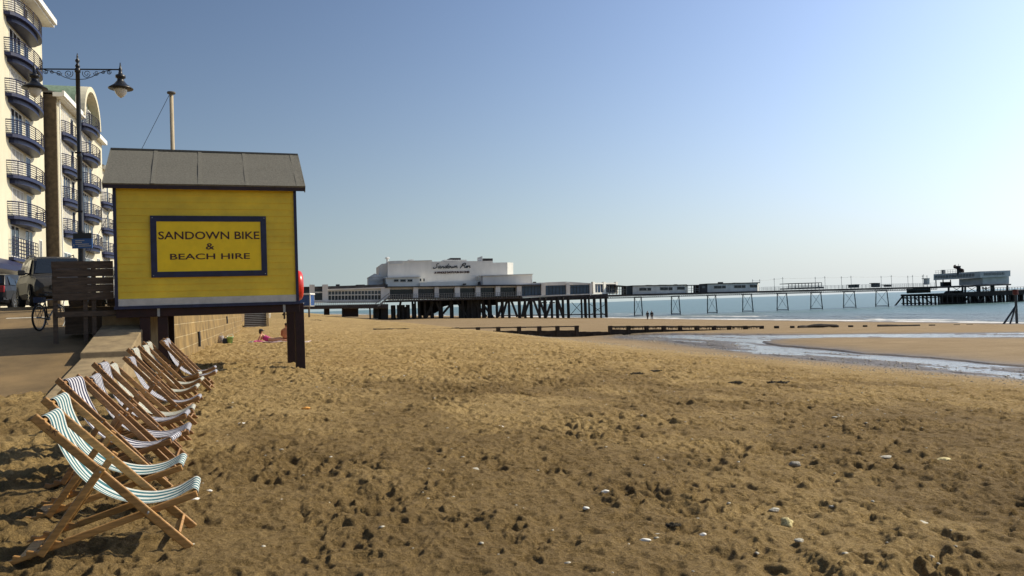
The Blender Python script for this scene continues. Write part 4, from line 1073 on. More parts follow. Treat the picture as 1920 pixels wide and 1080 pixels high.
mb = MB(UV); mb.loft([[(69.3, -27, 18.9), (69.3, -15, 19.26), (69.3, -21, 20.4)], [(77, -27, 18.9), (77, -15, 19.26), (77, -21, 20.4)]]); obj('roof', mb, M['roofgrey'], bB)
mb = MB(UV); mb.tube([(70.2, -15.15, 2), (70.2, -15.15, 18.9)], .06, 6); obj('drain_pipe', mb, M['white'], bB)
zD = [7.9, 10.55, 13.2, 15.85, 18.45]
bD = flats('flats with a round arched green copper roof and curved balconies', 77.02, 83.3, -15.1, 19.2, M['cream'], [(79.6, 2.9, 1.0, zD, 2.0)], [(78.0, 82.0, [4.6], 2.4)], 0)
n = 20; arc = [(79.7 + 3.6 * math.cos(math.pi - math.pi * k / n), 19.2 + 3.2 * math.sin(math.pi * k / n)) for k in range(n + 1)]
inn = [(79.7 + 3.15 * math.cos(math.pi - math.pi * k / n), 19.2 + 2.75 * math.sin(math.pi * k / n)) for k in range(n + 1)]
mb = MB(UV); mb.loft([[(a, -14.5, b), (c, -14.5, d), (c, -15.3, d), (a, -15.3, b)] for (a, b), (c, d) in zip(arc, inn)]); obj('arch', mb, M['cream'], bD)
mb = MB(UV); mb.extr([(a, -15.31, b) for a, b in arc], [(a, -27, b) for a, b in arc]); obj('roof', mb, M['copper'], bD)
window(bD, 78.2, 81.2, -15.3, 20.0, 21.9, 2, 'curtain', deep=-.02)
zE = [5.6, 8.0, 10.4, 13.0]
bE = flats('lower cream flats with pitched gable at the far end just left of the hut', 83.32, 112, -15.4, 16.6, M['cream'],
           [(89.6, 2.4, .8, zE, 1.7), (97.5, 2.4, .8, zE, 1.7), (105, 2.4, .8, zE, 1.7)], [(84.6, 86.2, [z + .3 for z in zE], 1.5)], 0)
mb = MB(UV); mb.box(83.32, 88.6, -15.5, -14.9, 19.0, 19.4); mb.box(88.6, 112, -15.5, -14.8, 16.62, 17.0); obj('gutter', mb, M['white'], bE)
mb = MB(UV); mb.box(83.32, 88.4, -27, -15.38, 16.6, 19.0); obj('wall', mb, M['cream'], bE)
mb = MB(UV); mb.loft([[(88.41, -27, 16.62), (88.41, -15.2, 17.0), (88.41, -21, 19)], [(112, -27, 16.62), (112, -15.2, 17.0), (112, -21, 19)]]); obj('roof', mb, M['roofgrey'], bE)

# ================================================================== pier
def zat(s, a=3.35, b=-.0050): return a + b * s
def gz_at(s, t):
    p = PT(s, t, 0); return min(ground(p[0], p[1]), 9)
pier = empty('pier', PT(20, 2, 0), 0, 'long iron pier deck on cross-braced trestles reaching into the sea', 'pier')
W_ = 4.6
mb = MB(PT)
for s0, s1 in ((-11, 94),):
    lo = []
    mb.hexa([(s0, -.4, zat(s0) - .42), (s1, -.4, zat(s1) - .42), (s1, W_ + .4, zat(s1) - .42), (s0, W_ + .4, zat(s0) - .42)],
            [(s0, -.5, zat(s0)), (s1, -.5, zat(s1)), (s1, W_ + .5, zat(s1)), (s0, W_ + .5, zat(s0))])
obj('deck', mb, M['deck'], pier)
mb = MB(PT)
for t in (-.3, W_ + .3):
    s = -11.0
    mb.bar((-11, t, zat(-11) - .92), (94, t, zat(94) - .92), .12, .12)
    while s < 94:
        mb.bar((s, t, zat(s) - .44), (s + .38, t, zat(s) - .90), .09, .05); mb.bar((s + .38, t, zat(s) - .44), (s + .38, t, zat(s) - .90), .07, .07); s += .62
lg = obj('lattice_girder', mb, M['piersteel'], pier)
mb = MB(PT); s = -10
for t in (-.4, W_ + .4):
    for h in (.35, .7, 1.05): mb.bar((36, t, zat(36) + h), (94, t, zat(94) + h), .035, .035)
    s = 36
    while s < 94: mb.bar((s, t, zat(s)), (s, t, zat(s) + 1.08), .05, .05); s += 1.3
obj('railing', mb, M['rail'], pier)
for k in range(8):
    s = 11.0 * k - .1
    zt = zat(s) - .85; zb = SEA - 1.0 if k else gz_at(s, 2) - .6
    for ta, tb in ((-.1, -.75), (W_ - .1, W_ + .45)):
        mb = MB(PT); mb.tube([(s, ta + (tb - ta) * f, zt + (zb - zt) * f) for f in (0, .34, .345, .375, .38, .69, .695, .725, .73, 1)], [.14, .14, .19, .19, .14, .14, .19, .19, .14, .14], 8)
        tr = obj('trestle_leg', mb, M['piersteel'], pier)
    mb = MB(PT); zl = SEA + .25
    mb.tube([(s, -.1, zt), (s, W_ + .4, zl)], .045, 5); mb.tube([(s, W_ - .1, zt), (s, -.7, zl)], .045, 5); mb.tube([(s, -.7, zl), (s, W_ + .4, zl)], .11, 6)
    mb.bar((s, -.3, zt), (s, W_ + .3, zt), .25, .3)
    obj('trestle_brace', mb, M['piersteel'], pier)
for a, b in ((1210, 1221), (1241, 1254)):
    mb = MB(PT); mb.pier([(a, 556), (b, 556), (b - 1, 561), (a + 1, 561)], .5, 3.5); obj('under_deck_tank', mb, M['deck'], pier)

# ---- the big pavilion
TF = -3.0                          # its front
pav = empty('pier_pavilion', PT(-38, 6, 0), 0, 'big white pier pavilion with script lettering over a columned ground floor', 'building')
def part(root, name, pts, t0, t1, mat):
    mb = MB(); mb.pier(pts, t0, t1); return obj(name, mb, M[mat], root)
def skew(root, name, pts, t0, run, mat):   # wall going back and right from a front edge: pts = [(x, ytop), (x, ybot)]
    (xa, ya), (xb, yb) = pts
    s0, z0 = ps(xa, ya, t0); s1, z1 = ps(xb, yb, t0)
    p = Vector(PT(s0, t0, z0)); q = Vector(PT(s1, t0, z1)); d = Vector((.60, .80, 0)) * run
    e = Vector((-.80, .60, 0)) * .3
    mb = MB(); mb.extr([p, q, q + d, p + d], [p + e, q + e, q + d + e, p + d + e]); mb2 = MB(); mb2.add(mb.v, mb.f, raw=True)
    return obj(name, mb2, M[mat], root)
hall = part(pav, 'hall', [(727, 490.5), (810, 488.3), (810, 490.4), (924, 489), (924, 492.5), (951, 492), (951, 533), (727, 534)], 7, 30, 'pierwhite')
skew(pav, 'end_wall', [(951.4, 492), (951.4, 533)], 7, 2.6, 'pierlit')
part(pav, 'drum', [(712.5, 497), (716, 494.5), (727, 494), (727.5, 534), (716, 534), (713, 527)], 9, 22, 'pierwhite')
mb = MB(PT); s0, z0 = ps(726.5, 494, 12); z1 = ps(726.5, 484, 12)[1]; mb.tube([(s0, 12, z0 - .3), (s0, 12, z1)], .28, 8); mb.lathe((s0, 12, z1 - .2), [(.3, 0), (.6, .1), (.6, .3), (.2, .5)], 8); obj('chimney', mb, M['piergrey'], pav)
mb = MB(); mb.pier([(732, 489.2), (755, 488.6), (755, 494.5), (732, 495)], 6.85, 8); obj('roof_plant', mb, M['piergrey'], pav)
for a, b, c, d, mt in ((845, 864, 483.6, 487.0, 'pierroof'), (833, 875, 486.9, 489.0, 'piergrey'), (906, 924, 484.5, 488.9, 'pierroof'), (903, 904.6, 480.5, 489, 'piergrey'), (767, 776, 486.5, 489, 'piergrey')):
    part(pav, 'roof_vent', [(a, c), (b, c), (b, d + .6), (a, d + .6)], 10, 16, mt)
part(pav, 'parapet', [(727, 489.9), (810, 487.7), (810, 489), (727, 491.2)], 6.8, 7.0, 'piergrey')
up = part(pav, 'upper_storey', [(723, 521), (787, 519.2), (787, 537), (726, 537)], 4, 14, 'pierlit')
part(pav, 'upper_roof', [(722, 520), (789, 518.2), (789, 519.6), (722, 521.4)], 3.6, 14, 'piergrey')
for a, b in ((738, 748), (750, 761.5), (763.5, 774)):
    w = part(pav, 'window', [(a, 523), (b, 523), (b, 528.6), (a, 528.6)], 3.9, 4.2, 'white'); part(w, 'pane', [(a + .7, 523.8), (b - .7, 523.8), (b - .7, 528), (a + .7, 528)], 3.86, 4.0, 'darkglass')
for a, b in ((786.5, 790.5), (793, 797)):
    w = part(pav, 'window', [(a, 521.6), (b, 521.6), (b, 528.2), (a, 528.2)], 6.85, 7.2, 'white'); part(w, 'pane', [(a + .7, 522.4), (b - .7, 522.4), (b - .7, 527.4), (a + .7, 527.4)], 6.8, 7.0, 'darkglass')
part(pav, 'low_roof', [(787, 529.5), (899, 527.2), (899, 536), (787, 536.4)], 3.5, 7, 'pierlit')
part(pav, 'side_box', [(905, 517.5), (962, 515.8), (998, 514.6), (998, 533.4), (905, 534)], 3, 14, 'pierwhite')
part(pav, 'side_box_roof', [(900.5, 516.3), (999.8, 513.2), (999.8, 514.5), (900.5, 517.6)], 2.6, 14.4, 'piergrey')
part(pav, 'side_box_end', [(900.5, 517.5), (905, 517.5), (905, 534), (902, 534)], 3.4, 12, 'piergrey')
for a, b, c, d in ((898, 901, 528, 534), (869.5, 874, 531.5, 534), (1001.5, 1005.5, 528.3, 533.5)): part(pav, 'roof_vent', [(a, c), (b, c), (b, d), (a, d)], 2, 3.4, 'pierroof')
# ground floor behind columns
part(pav, 'eaves', [(722, 537.4), (1015, 533.2), (1015, 535.3), (722, 539)], TF - .35, 12, 'pierroof')
part(pav, 'fascia', [(728, 539.1), (978, 534.9), (978, 538.2), (728, 543)], TF + .9, 3, 'pierwhite')
part(pav, 'shopfront', [(724, 540), (980, 536), (980, 557.5), (724, 561)], TF + 1.6, 10, 'darkglass')
cols_px = [(775, 784, 537.4, 559), (815, 823, 536.8, 558), (853, 862.5, 536.2, 557), (892, 901, 535.6, 556), (929.5, 938, 534.8, 555), (969.5, 978, 533.8, 554.5)]
for a, b, c, d in cols_px: part(pav, 'column', [(a, c), (b, c), (b, d), (a, d)], TF, TF + 1.9, 'pierwhite')
part(pav, 'column', [(714, 541), (731, 539), (731, 558), (714, 564)], TF, TF + 5, 'pierwhite')
for a, b in ((734, 774), (785, 814), (824, 852), (863, 891), (902, 929), (939, 969)):
    mb = MB()
    n = max(3, int((b - a) / 6)); y0 = 543.5 - (a - 734) * .0158; y1 = 559 - (a - 734) * .0165
    for k in range(n + 1):
        x = a + (b - a) * k / n; mb.pier([(x - .25, y0), (x + .25, y0), (x + .25, y1), (x - .25, y1)], TF + 1.5, TF + 1.6)
    mb.pier([(a, (y0 + y1) / 2 - 2), (b, (y0 + y1) / 2 - 2.4), (b, (y0 + y1) / 2 - 1.9), (a, (y0 + y1) / 2 - 1.5)], TF + 1.5, TF + 1.6)
    obj('glazing_bar', mb, M['piersteel'], pav)
# terrace, balustrade and its lattice edge
part(pav, 'terrace', [(728, 563.2), (980, 557.6), (980, 560.0), (728, 565.8)], TF - 2.6, 12, 'deck')
mb = MB()
for k in range(58):
    x = 729 + k * 4.33; y = 552.2 - (x - 729) * .0195
    mb.pier([(x - .32, y), (x + .32, y), (x + .32, y + 11), (x - .32, y + 11)], TF - 2.6, TF - 2.55)
for f in (0, 3.4, 6.6): mb.pier([(728, 552 + f), (980, 547.1 + f), (980, 547.6 + f), (728, 552.6 + f)], TF - 2.62, TF - 2.55)
obj('balustrade', mb, M['rail'], pav)
mb = MB()
for k in range(84):
    x = 729 + k * 3.0; y = 561.0 - (x - 729) * .0222
    mb.pier([(x, y), (x + 1.5, y), (x + 1.5, y + 2.4), (x, y + 2.4)], TF - 2.72, TF - 2.6)
obj('joist_end', mb, M['oldwood'], pav)
# glazed hall on the seaward half
gh = empty('glazed_pier_hall', PT(-13, 6, 0), 0, 'low white hall with large blue glazed bays and sunlit end on the pier', 'building')
part(gh, 'base', [(978, 555.2), (1107, 550.6), (1107, 552.4), (978, 557.4)], TF - .2, 12, 'piergrey')
part(gh, 'roof', [(1000, 530.6), (1024, 529.4), (1060, 528), (1110, 531), (1110, 533.4), (978, 536.4), (978, 533.4)], TF + .5, 14, 'pierwhite')
for a, b, mt in ((978, 1015, 'bluepane'), (1023, 1062, 'bluepane'), (1069, 1106, 'bluepane')):
    g = part(gh, 'glazed_bay', [(a, 535.6), (b, 534), (b, 552.4), (a, 555.4)], TF + .6, TF + .8, mt)
    mb = MB(); n = 6
    for k in range(n + 1):
        x = a + (b - a) * k / n; mb.pier([(x - .3, 535.6), (x + .3, 535.6), (x + .3, 554), (x - .3, 554)], TF + .5, TF + .6)
    mb.pier([(a, 538.6), (b, 537.2), (b, 538), (a, 539.4)], TF + .48, TF + .6)
    obj('glazing_bar', mb, M['piersteel'], g)
part(gh, 'inner_wall', [(978, 534), (1107, 532), (1107, 551), (978, 555)], TF + 2.2, 12, 'pierwhite')
for a, b in ((1015, 1023), (1062, 1069), (1106, 1110.5)): part(gh, 'column', [(a, 531.2), (b, 530.6), (b, 552.6), (a, 554.4)], TF, TF + 1.6, 'pierwhite')
# the skewed sunlit end with two framed panes
s0, zt_ = ps(1110.6, 530.2, TF); zb_ = ps(1110.6, 551.6, TF)[1]; p0 = Vector(PT(s0, TF, 0)); d_ = Vector((.62, .785, 0)); e_ = Vector((.785, -.62, 0))
def endp(f, z, off=0): q = p0 + d_ * f + e_ * off; return (q.x, q.y, z)
def endbox(mb, f0, f1, z0, z1, o0, o1): mb.extr([endp(f0, z0, o0), endp(f1, z0, o0), endp(f1, z1, o0), endp(f0, z1, o0)], [endp(f0, z0, o1), endp(f1, z0, o1), endp(f1, z1, o1), endp(f0, z1, o1)])
mb = MB(); LEN = 12.5
for f0, f1 in ((0, 1.0), (5.2, 6.4), (11.5, LEN)): endbox(mb, f0, f1, zb_, zt_ + .25, -.4, .2)
endbox(mb, 1.0, 11.5, zb_, zb_ + .42, -.3, .15); endbox(mb, 1.0, 11.5, zt_ - .35, zt_, -.3, .15)
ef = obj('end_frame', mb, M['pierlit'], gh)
mb = MB(); endbox(mb, 1.0, 11.5, zb_ + .42, zt_ - .35, -.3, -.2); obj('pane', mb, M['bluepane'], ef)
mb = MB()
for f0 in (2.5, 4.0, 7.8, 9.6): endbox(mb, f0, f0 + .12, zb_ + .42, zt_ - .35, -.2, -.1)
obj('glazing_bar', mb, M['pierwhite'], ef)
# lettering on the big wall
mb = MB()
def on_wall(ax, ay, bx, by):
    s0, z0 = ps(ax, ay, 6.9); s1, z1 = ps(bx, by, 6.9)
    return lambda u, v, w: PT(s0 + (s1 - s0) * u, 6.92 - .06 * w, z0 + (z1 - z0) * v)
# a brush script drawn stroke by stroke, in its own little coordinates
SCR = {'S': [(1.15, 1.9), (1.0, 2.15), (.7, 2.1), (.5, 1.75), (.65, 1.35), (.85, .95), (.75, .45), (.4, .1), (0, .08), (-.25, .35), (-.1, .55)],
       'a': [(.75, .95), (.45, 1.05), (.15, .75), (.1, .3), (.35, .08), (.65, .4), (.8, .95), (.7, .35), (.85, .08), (1.05, .25)],
       'n': [(.05, .9), (.2, .95), (.15, .1), (.2, .6), (.5, 1.0), (.7, .85), (.68, .3), (.85, .08), (1.05, .25)],
       'd': [(.75, .9), (.45, 1.05), (.15, .75), (.1, .3), (.35, .08), (.65, .4), (1.05, 2.0), (.75, .4), (.9, .08), (1.05, .25)],
       'o': [(.6, 1.0), (.25, .9), (.08, .45), (.3, .08), (.65, .2), (.8, .65), (.6, 1.0), (.8, .85), (1.05, .9)],
       'w': [(.05, .9), (.15, .3), (.35, .08), (.6, .4), (.65, .95), (.62, .35), (.85, .08), (1.1, .5), (1.15, 1.0), (1.3, .9)],
       'P': [(.1, -.05), (.45, 1.1), (.75, 2.0), (.4, 1.7), (.35, 1.3), (.9, 2.05), (1.4, 2.0), (1.45, 1.5), (1.05, 1.05), (.5, .95)],
       'i': [(.05, .5), (.25, .95), (.2, .3), (.35, .08), (.5, .25)],
       'e': [(.1, .45), (.55, .6), (.6, .95), (.35, 1.0), (.12, .5), (.3, .1), (.6, .2), (.75, .4)],
       'r': [(.05, .5), (.25, 1.05), (.35, .85), (.6, .9), (.55, .4), (.7, .08), (.9, .3)]}
x = 0; strokes = []
for ch, adv in (('S', 1.25), ('a', 1.05), ('n', 1.05), ('d', 1.05), ('o', 1.0), ('w', 1.3), ('n', 1.3), (' ', .55), ('P', 1.25), ('i', .5), ('e', .75), ('r', .9)):
    if ch != ' ': strokes.append([(x + a + .32 * b, b) for a, b in SCR[ch]])
    x += adv
xw = x + .2
f_ = on_wall(811.5, 503.8, 882.5, 492.8)
for st in strokes: mb.tube([f_((a + .25) / (xw + .25), b / 2.15, 0) for a, b in st], .105, 5, raw=True)
obj('lettering', mb, M['piersteel'], hall)
mb = MB(); mb.text("A WHOLE DAY'S FUN IN ONE!", on_wall(814.5, 513.4, 880, 507.8), offset=.045); obj('lettering', mb, M['ink'], hall)
# little turret
tu = empty('roof_turret', PT(-70, 10, 0), 0, 'small grey turret with lit windows and pointed roof at the pavilion shoulder', 'turret')
part(tu, 'wall', [(691, 520.5), (718, 519.5), (718, 536), (691, 535.5)], 8, 13, 'piergrey')
part(tu, 'roof', [(689.5, 520.4), (702, 513), (703.5, 513), (719, 519.2)], 7.8, 13.2, 'piergrey')
for a, b in ((693, 696.5), (697.5, 701), (702, 704), (704.8, 708), (710, 713)): part(tu, 'window', [(a, 523), (b, 523), (b, 527), (a, 527)], 7.9, 8.1, 'frosted')
mb = MB(); mb.pier([(708, 527.5), (726, 516.5), (726.5, 517.3), (708.5, 528.4)], 7.7, 8.0); mb.pier([(713, 533), (728, 524), (728, 525), (713, 534)], 7.7, 8.0)
for k in range(6): xx = 709 + k * 3.2; yy = 527 - k * 1.9; mb.pier([(xx, yy - 2.4), (xx + .5, yy - 2.7), (xx + .5, yy + 4), (xx, yy + 4)], 7.7, 7.8)
obj('fire_stair', mb, M['piergrey'], tu)
# landward wing
wg = empty('pier_entrance_building', PT(-80, 4, 0), 0, 'long low landward wing of the pier with rows of small window panes', 'building')
part(wg, 'wall', [(615, 543), (714, 540), (714, 566), (615, 567)], TF + .6, 8, 'pierwhite')
part(wg, 'roof', [(560, 537.8), (579, 537.4), (615, 536.6), (668, 535), (668, 533.8), (684, 533.4), (684, 534.4), (727, 533), (727, 538.2), (560, 543.6)], TF + 1, 9, 'pierroof')
part(wg, 'fascia', [(608, 542.2), (722, 538.2), (722, 540.3), (608, 545)], TF - .1, 4, 'pierwhite')
for r, (ya, yb) in enumerate(((545.8, 552.4), (554.4, 562.6))):
    mb = MB()
    for k in range(16):
        a = 615.5 + k * 6.2; d = (a - 615) * .012
        mb.pier([(a + .5, ya - d), (a + 5.4, ya - d), (a + 5.4, yb - d), (a + .5, yb - d)], TF + .45, TF + .65)
    obj('window', mb, M['darkglass'] if r else M['glass'], wg)
mb = MB()
for k in range(17): a = 615 + k * 6.2; mb.pier([(a - .35, 545.4), (a + .35, 545.4), (a + .35, 563.4), (a - .35, 563.4)], TF + .3, TF + .5)
for y in (545, 553, 563): mb.pier([(612, y), (714, y - 1.2), (714, y + .1), (612, y + 1.3)], TF + .28, TF + .5)
obj('glazing_bar', mb, M['pierlit'], wg)
for a, b, c in ((580, 590, 533.6), (604.5, 615, 533.4)): part(wg, 'pylon', [(a, c), (b, c), (b, 567), (a, 567)], TF - .2, 3, 'pierwhite')
part(wg, 'shopfront', [(560, 543), (605, 541.5), (605, 567), (560, 567)], TF + 1.2, 6, 'darkglass')
part(wg, 'ledge', [(590, 547), (604.5, 546.8), (604.5, 549.4), (590, 549.6)], TF + .8, 2, 'piergrey')
for a, b in ((630, 637),): part(wg, 'roof_vent', [(a, 533.2), (b, 533), (b, 536.6), (a, 536.8)], 3, 5, 'pierroof')
part(wg, 'walkway', [(560, 573.0), (728, 570.0), (728, 577), (560, 580)], TF - 2.4, 8, 'deck')
mb = MB()
for k in range(42): xx = 561 + k * 4.0; mb.pier([(xx, 566.5), (xx + .5, 566.5), (xx + .5, 574), (xx, 574)], TF - 2.4, TF - 2.35)
for y in (566.2, 569, 571.5): mb.pier([(560, y), (722, y - 2.2), (722, y - 1.6), (560, y + .6)], TF - 2.42, TF - 2.35)
obj('railing', mb, M['rail'], wg)
mb = MB(); mb.pier([(560, 563.2), (714, 561.8), (714, 565.8), (560, 567.6)], TF - 1.0, TF - .9); obj('parapet', mb, M['piergrey'], wg)
mb = MB()
for k in range(60): xx = 562 + k * 2.75; mb.pier([(xx, 576.6), (xx + 1.3, 576.6), (xx + 1.3, 579), (xx, 579)], TF - 2.5, TF - 2.4)
obj('joist_end', mb, M['brick'], wg)
mb = MB(); mb.pier([(707, 574.5), (712, 574), (732, 555.5), (731, 553.5)], TF - 2.7, TF - 1.4); mb.pier([(703, 569.5), (704, 570.5), (731, 549.5), (730, 548.8)], TF - 2.9, TF - 2.8)
obj('stair', mb, M['rail'], wg)

# ---- the forest of piles below the pavilion
piles = empty('pier_substructure', PT(-40, 4, 0), 0, 'dark forest of timber piles and raking braces below the pavilion', 'pier piles')
def gb(x, t):                      # ground under a place of the pier
    s, z = ps(x, 590, t); return s, gz_at(s, t)
near_x = [737, 747, 754.5, 764, 776, 786, 797, 809, 826, 846, 868, 884, 896, 906, 918, 932, 943, 955, 975, 985, 997, 1012, 1023, 1035, 1046, 1056, 1067, 1091, 1099, 1105, 1116, 1127, 1138]
def deck_z(s): return float(np.interp(s, [-110, -62, -60, -12, 0], [2.6, 2.5, 3.6, 2.95, 2.75]))
for x in near_x:
    s, zg = gb(x, -3.2); mb = MB(PT); r_ = .34 if x < 1060 else .26
    mb.tube([(s, -3.2, zg - 1), (s, -3.2, deck_z(s))], r_, 7); obj('pile', mb, M['piertimber'], piles)
for t in (1.5, 8.0):
    for k, x in enumerate([q for q in near_x if q < 930] if t < 5 else near_x[::2]):
        s, zg = gb(x + (3 if t < 5 else -2), t); mb = MB(PT)
        mb.tube([(s, t, zg - 1), (s, t, deck_z(s))], .28, 6); obj('pile', mb, M['piertimber'], piles)
def rake(x0, y0, x1, y1, w, t=-3.2, nm='raking_brace', mat='piertimber'):
    a = ps(x0, y0, t); b = ps(x1, y1, t); mb = MB(PT); mb.bar((a[0], t, a[1]), (b[0], t, b[1]), w, w); obj(nm, mb, M[mat], piles)
for q in ((823, 597, 849, 566, .5), (878, 597, 857, 566, .5), (902, 566, 926, 597, .5), (890, 566, 912, 594, .6), (934, 594, 944, 562, .5), (942, 594, 951, 562, .5), (958, 562, 970, 594, .5), (985, 562, 979, 594, .5),
          (982, 594, 993, 562, .5), (1000, 562, 1012, 594, .5), (1011, 562, 1024, 594, .5), (1024, 594, 1035, 562, .5), (1045, 562, 1056, 594, .6), (752, 563, 745, 594, .5), (800, 594, 812, 566, .6), (818, 566, 830, 594, .6)): rake(*q)
for q in ((1070, 590, 1090, 567, .12), (1072, 567, 1090, 586, .12), (1108, 590, 1138, 568, .12), (1106, 570, 1136, 592, .12)): rake(*q, nm='tie_rod', mat='piersteel')
for t in (-3.4, 2.0):
    mb = MB(); mb.pier([(930, 591.0), (1138, 588.2), (1138, 590), (930, 593)], t, t + .4); obj('waling', mb, M['piertimber'], piles)
    mb = MB(); mb.pier([(930, 563), (1140, 556.8), (1140, 560), (930, 567)], t, t + .5); obj('cross_head', mb, M['piertimber'], piles)
part(piles, 'solid_pier', [(876, 562), (902, 561.4), (902, 598), (876, 598.6)], TF - .2, 9, 'piertimber')
part(piles, 'solid_pier', [(790, 564), (932, 561), (932, 572), (918, 573), (905, 568), (872, 568), (858, 571.5), (846, 571.5), (832, 575), (820, 585), (806, 592), (790, 592)], 3, 6, 'piertimber')
for a, b, c in ((643, 672, 593), (608, 618, 589.5), (704, 711, 596), (714, 728, 598), (752, 764, 598)):
    part(piles, 'solid_pier', [(a, 576), (b, 575), (b, c + 1), (a, c + 1)], TF, 5, 'maroon' if a in (643, 608) else 'piertimber')
for x in (694,): 
    s, zg = gb(x, -3.2); mb = MB(PT); mb.tube([(s, -3.2, zg - 1), (s, -3.2, 2.3)], .2, 7); obj('pile', mb, M['piertimber'], piles)
mb = MB(); mb.pier([(930, 560), (978, 558.8), (1140, 550.8), (1140, 556.8), (930, 564)], TF, 9); obj('main_beam', mb, M['deck'], piles)

# ---- huts and shelters along the pier
def pier_hut(label, cat, x0, x1, yt0, yt1, yb0, yb1, wins, roofbits, litw):
    s, z = ps((x0 + x1) / 2, yb0, .3)
    t = empty('pier_hut', PT(s, 2, z), 0, label, cat)
    part(t, 'wall', [(x0, yt0), (x1, yt1), (x1, yb1), (x0, yb0)], .3, 4.0, 'piergrey')
    part(t, 'roof', [(x0 - 1.5, yt0 - 1.0), (x1 + litw, yt1 - 1.0), (x1 + litw, yt1 + .4), (x0 - 1.5, yt0 + .4)], .0, 4.4, 'pierroof')
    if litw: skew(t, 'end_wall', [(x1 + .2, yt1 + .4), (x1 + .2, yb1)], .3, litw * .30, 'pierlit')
    for a, b, c, d in wins:
        w = part(t, 'window', [(a, c), (b, c), (b, d), (a, d)], .2, .35, 'rail'); n = max(1, int((b - a) / 6))
        for k in range(n):
            e = (b - a) / n; part(w, 'pane', [(a + e * k + .4, c + .4), (a + e * (k + 1) - .4, c + .4), (a + e * (k + 1) - .4, d - .4), (a + e * k + .4, d - .4)], .15, .25, 'darkglass')
    for a, b, c, d in roofbits: part(t, 'roof_vent', [(a, c), (b, c), (b, d), (a, d)], 1.5, 2.5, 'pierroof')
    return t
pier_hut('long grey hut on the pier with three window groups, left of the other', 'hut', 1186.5, 1284, 536.2, 534.2, 551.6, 549.6,
         [(1199, 1212.5, 539.6, 545), (1214, 1221, 539.6, 545), (1238, 1252.5, 538.6, 544), (1254, 1261, 538.6, 544), (1270, 1284, 537.6, 543.2)], [(1213, 1222, 534.2, 535.6), (1237, 1250, 533.8, 535.2), (1266, 1270, 533, 534.6)], 4.5)
pier_hut('long grey hut on the pier with a sunlit white end, right of the other', 'hut', 1326.5, 1420, 532.6, 530.2, 548.6, 545.6,
         [(1339, 1353, 535.8, 541), (1354, 1361, 535.6, 540.6), (1377, 1390, 534.8, 540), (1391, 1398, 534.6, 539.6), (1406.5, 1420, 533.6, 539)], [(1349, 1356, 528.8, 531.2), (1376, 1390, 530, 531.4)], 4.5)
def frame_shelter(name, label, x0, x1, yt0, yt1, yb0, yb1, n, solid_from=None, front=.2, back=4.2):
    s, z = ps((x0 + x1) / 2, yb0, front)
    t = empty(name, PT(s, 2, z), 0, label, 'shelter')
    part(t, 'roof', [(x0, yt0), (x1, yt1), (x1, yt1 + 1.1), (x0, yt0 + 1.1)], front - .3, back + .3, 'pierroof')
    for tt in (front, back):
        for k in range(n + 1):
            x = x0 + (x1 - x0) * k / n; y = yt0 + (yt1 - yt0) * k / n
            mb = MB(); mb.pier([(x - .4, y + 1), (x + .4, y + 1), (x + .4, yb0 + (yb1 - yb0) * k / n), (x - .4, yb0 + (yb1 - yb0) * k / n)], tt, tt + .15); obj('upright', mb, M['rail'], t)
        mb = MB()
        for f in (.45, .7): mb.pier([(x0, yt0 + (yb0 - yt0) * f), (x1, yt1 + (yb1 - yt1) * f), (x1, yt1 + (yb1 - yt1) * f + .6), (x0, yt0 + (yb0 - yt0) * f + .6)], tt + .02, tt + .1)
        obj('crossrail', mb, M['rail'], t)
    return t
sh = frame_shelter('covered_way', 'open framed covered way between the glazed hall and the left grey hut', 1143, 1175, 533.6, 536, 552.6, 551.8, 5)
part(sh, 'kiosk', [(1174, 537), (1187, 536.6), (1187, 551.6), (1174, 552)], .6, 4, 'piersteel')  # dark block put in for the shaded side of the left grey hut
frame_shelter('covered_way', 'open framed shelter in the gap between the two grey huts', 1289.5, 1311, 534.2, 533.8, 549.4, 549, 3)
kk = empty('hut_shade_block', PT(*[ps(1319, 548, .3)[0], 2, ps(1319, 548, .3)[1]]), 0, 'dark block put in for the shaded left side of the right grey hut', 'kiosk')  # dark colour stands in for shade on the right hut's left side
part(kk, 'wall', [(1311.5, 533.6), (1326.2, 533), (1326.2, 548.6), (1311.5, 549)], .3, 4, 'pierroof'); part(kk, 'window', [(1316, 536), (1322, 536), (1322, 540.6), (1316, 540.6)], .2, .35, 'glass')  # both belong to the dark block standing in for the hut's shaded side
sh2 = frame_shelter('train_shelter', 'long open glazed frame shelter midway along the pier deck', 1479, 1541, 531.2, 529.4, 541, 540, 10)
part(sh2, 'seat_back', [(1466, 541), (1545, 537.6), (1545, 540.8), (1466, 543)], 1.5, 2.5, 'piersteel')
def lump(name, label, cat, x0, x1, y0, y1, t0=.6, t1=2.2, mat='piersteel', top=None):
    s, z = ps((x0 + x1) / 2, y1, t0); t = empty(name, PT(s, t0, z), 0, label, cat)
    part(t, 'body', [(x0, y0 + 1.4), (x1, y0 + 1.4), (x1, y1), (x0, y1)], t0, t1, mat); part(t, 'canopy', [(x0 - 1, y0), (x1 + 1, y0), (x1 + .4, y0 + 1.2), (x0 - .4, y0 + 1.2)], t0 - .3, t1 + .3, mat)
lump('stall', 'small dark stall on the pier deck right of the long frame shelter', 'stall', 1597, 1602, 533.5, 539.5)
lump('stall', 'small dark stall beside the wider stall on the pier deck', 'stall', 1605.5, 1611, 533, 539.3)
lump('stall', 'wide canopied stall on the pier deck between two masts', 'stall', 1640, 1650, 530.4, 538.4)
lump('stall', 'squat dark stall at the right end of the open pier deck', 'stall', 1664, 1672, 533.6, 537.6)
lump('shed', 'small grey shed with flat top just left of the pier head building', 'shed', 1739, 1743, 521.5, 533.5, mat='piergrey')
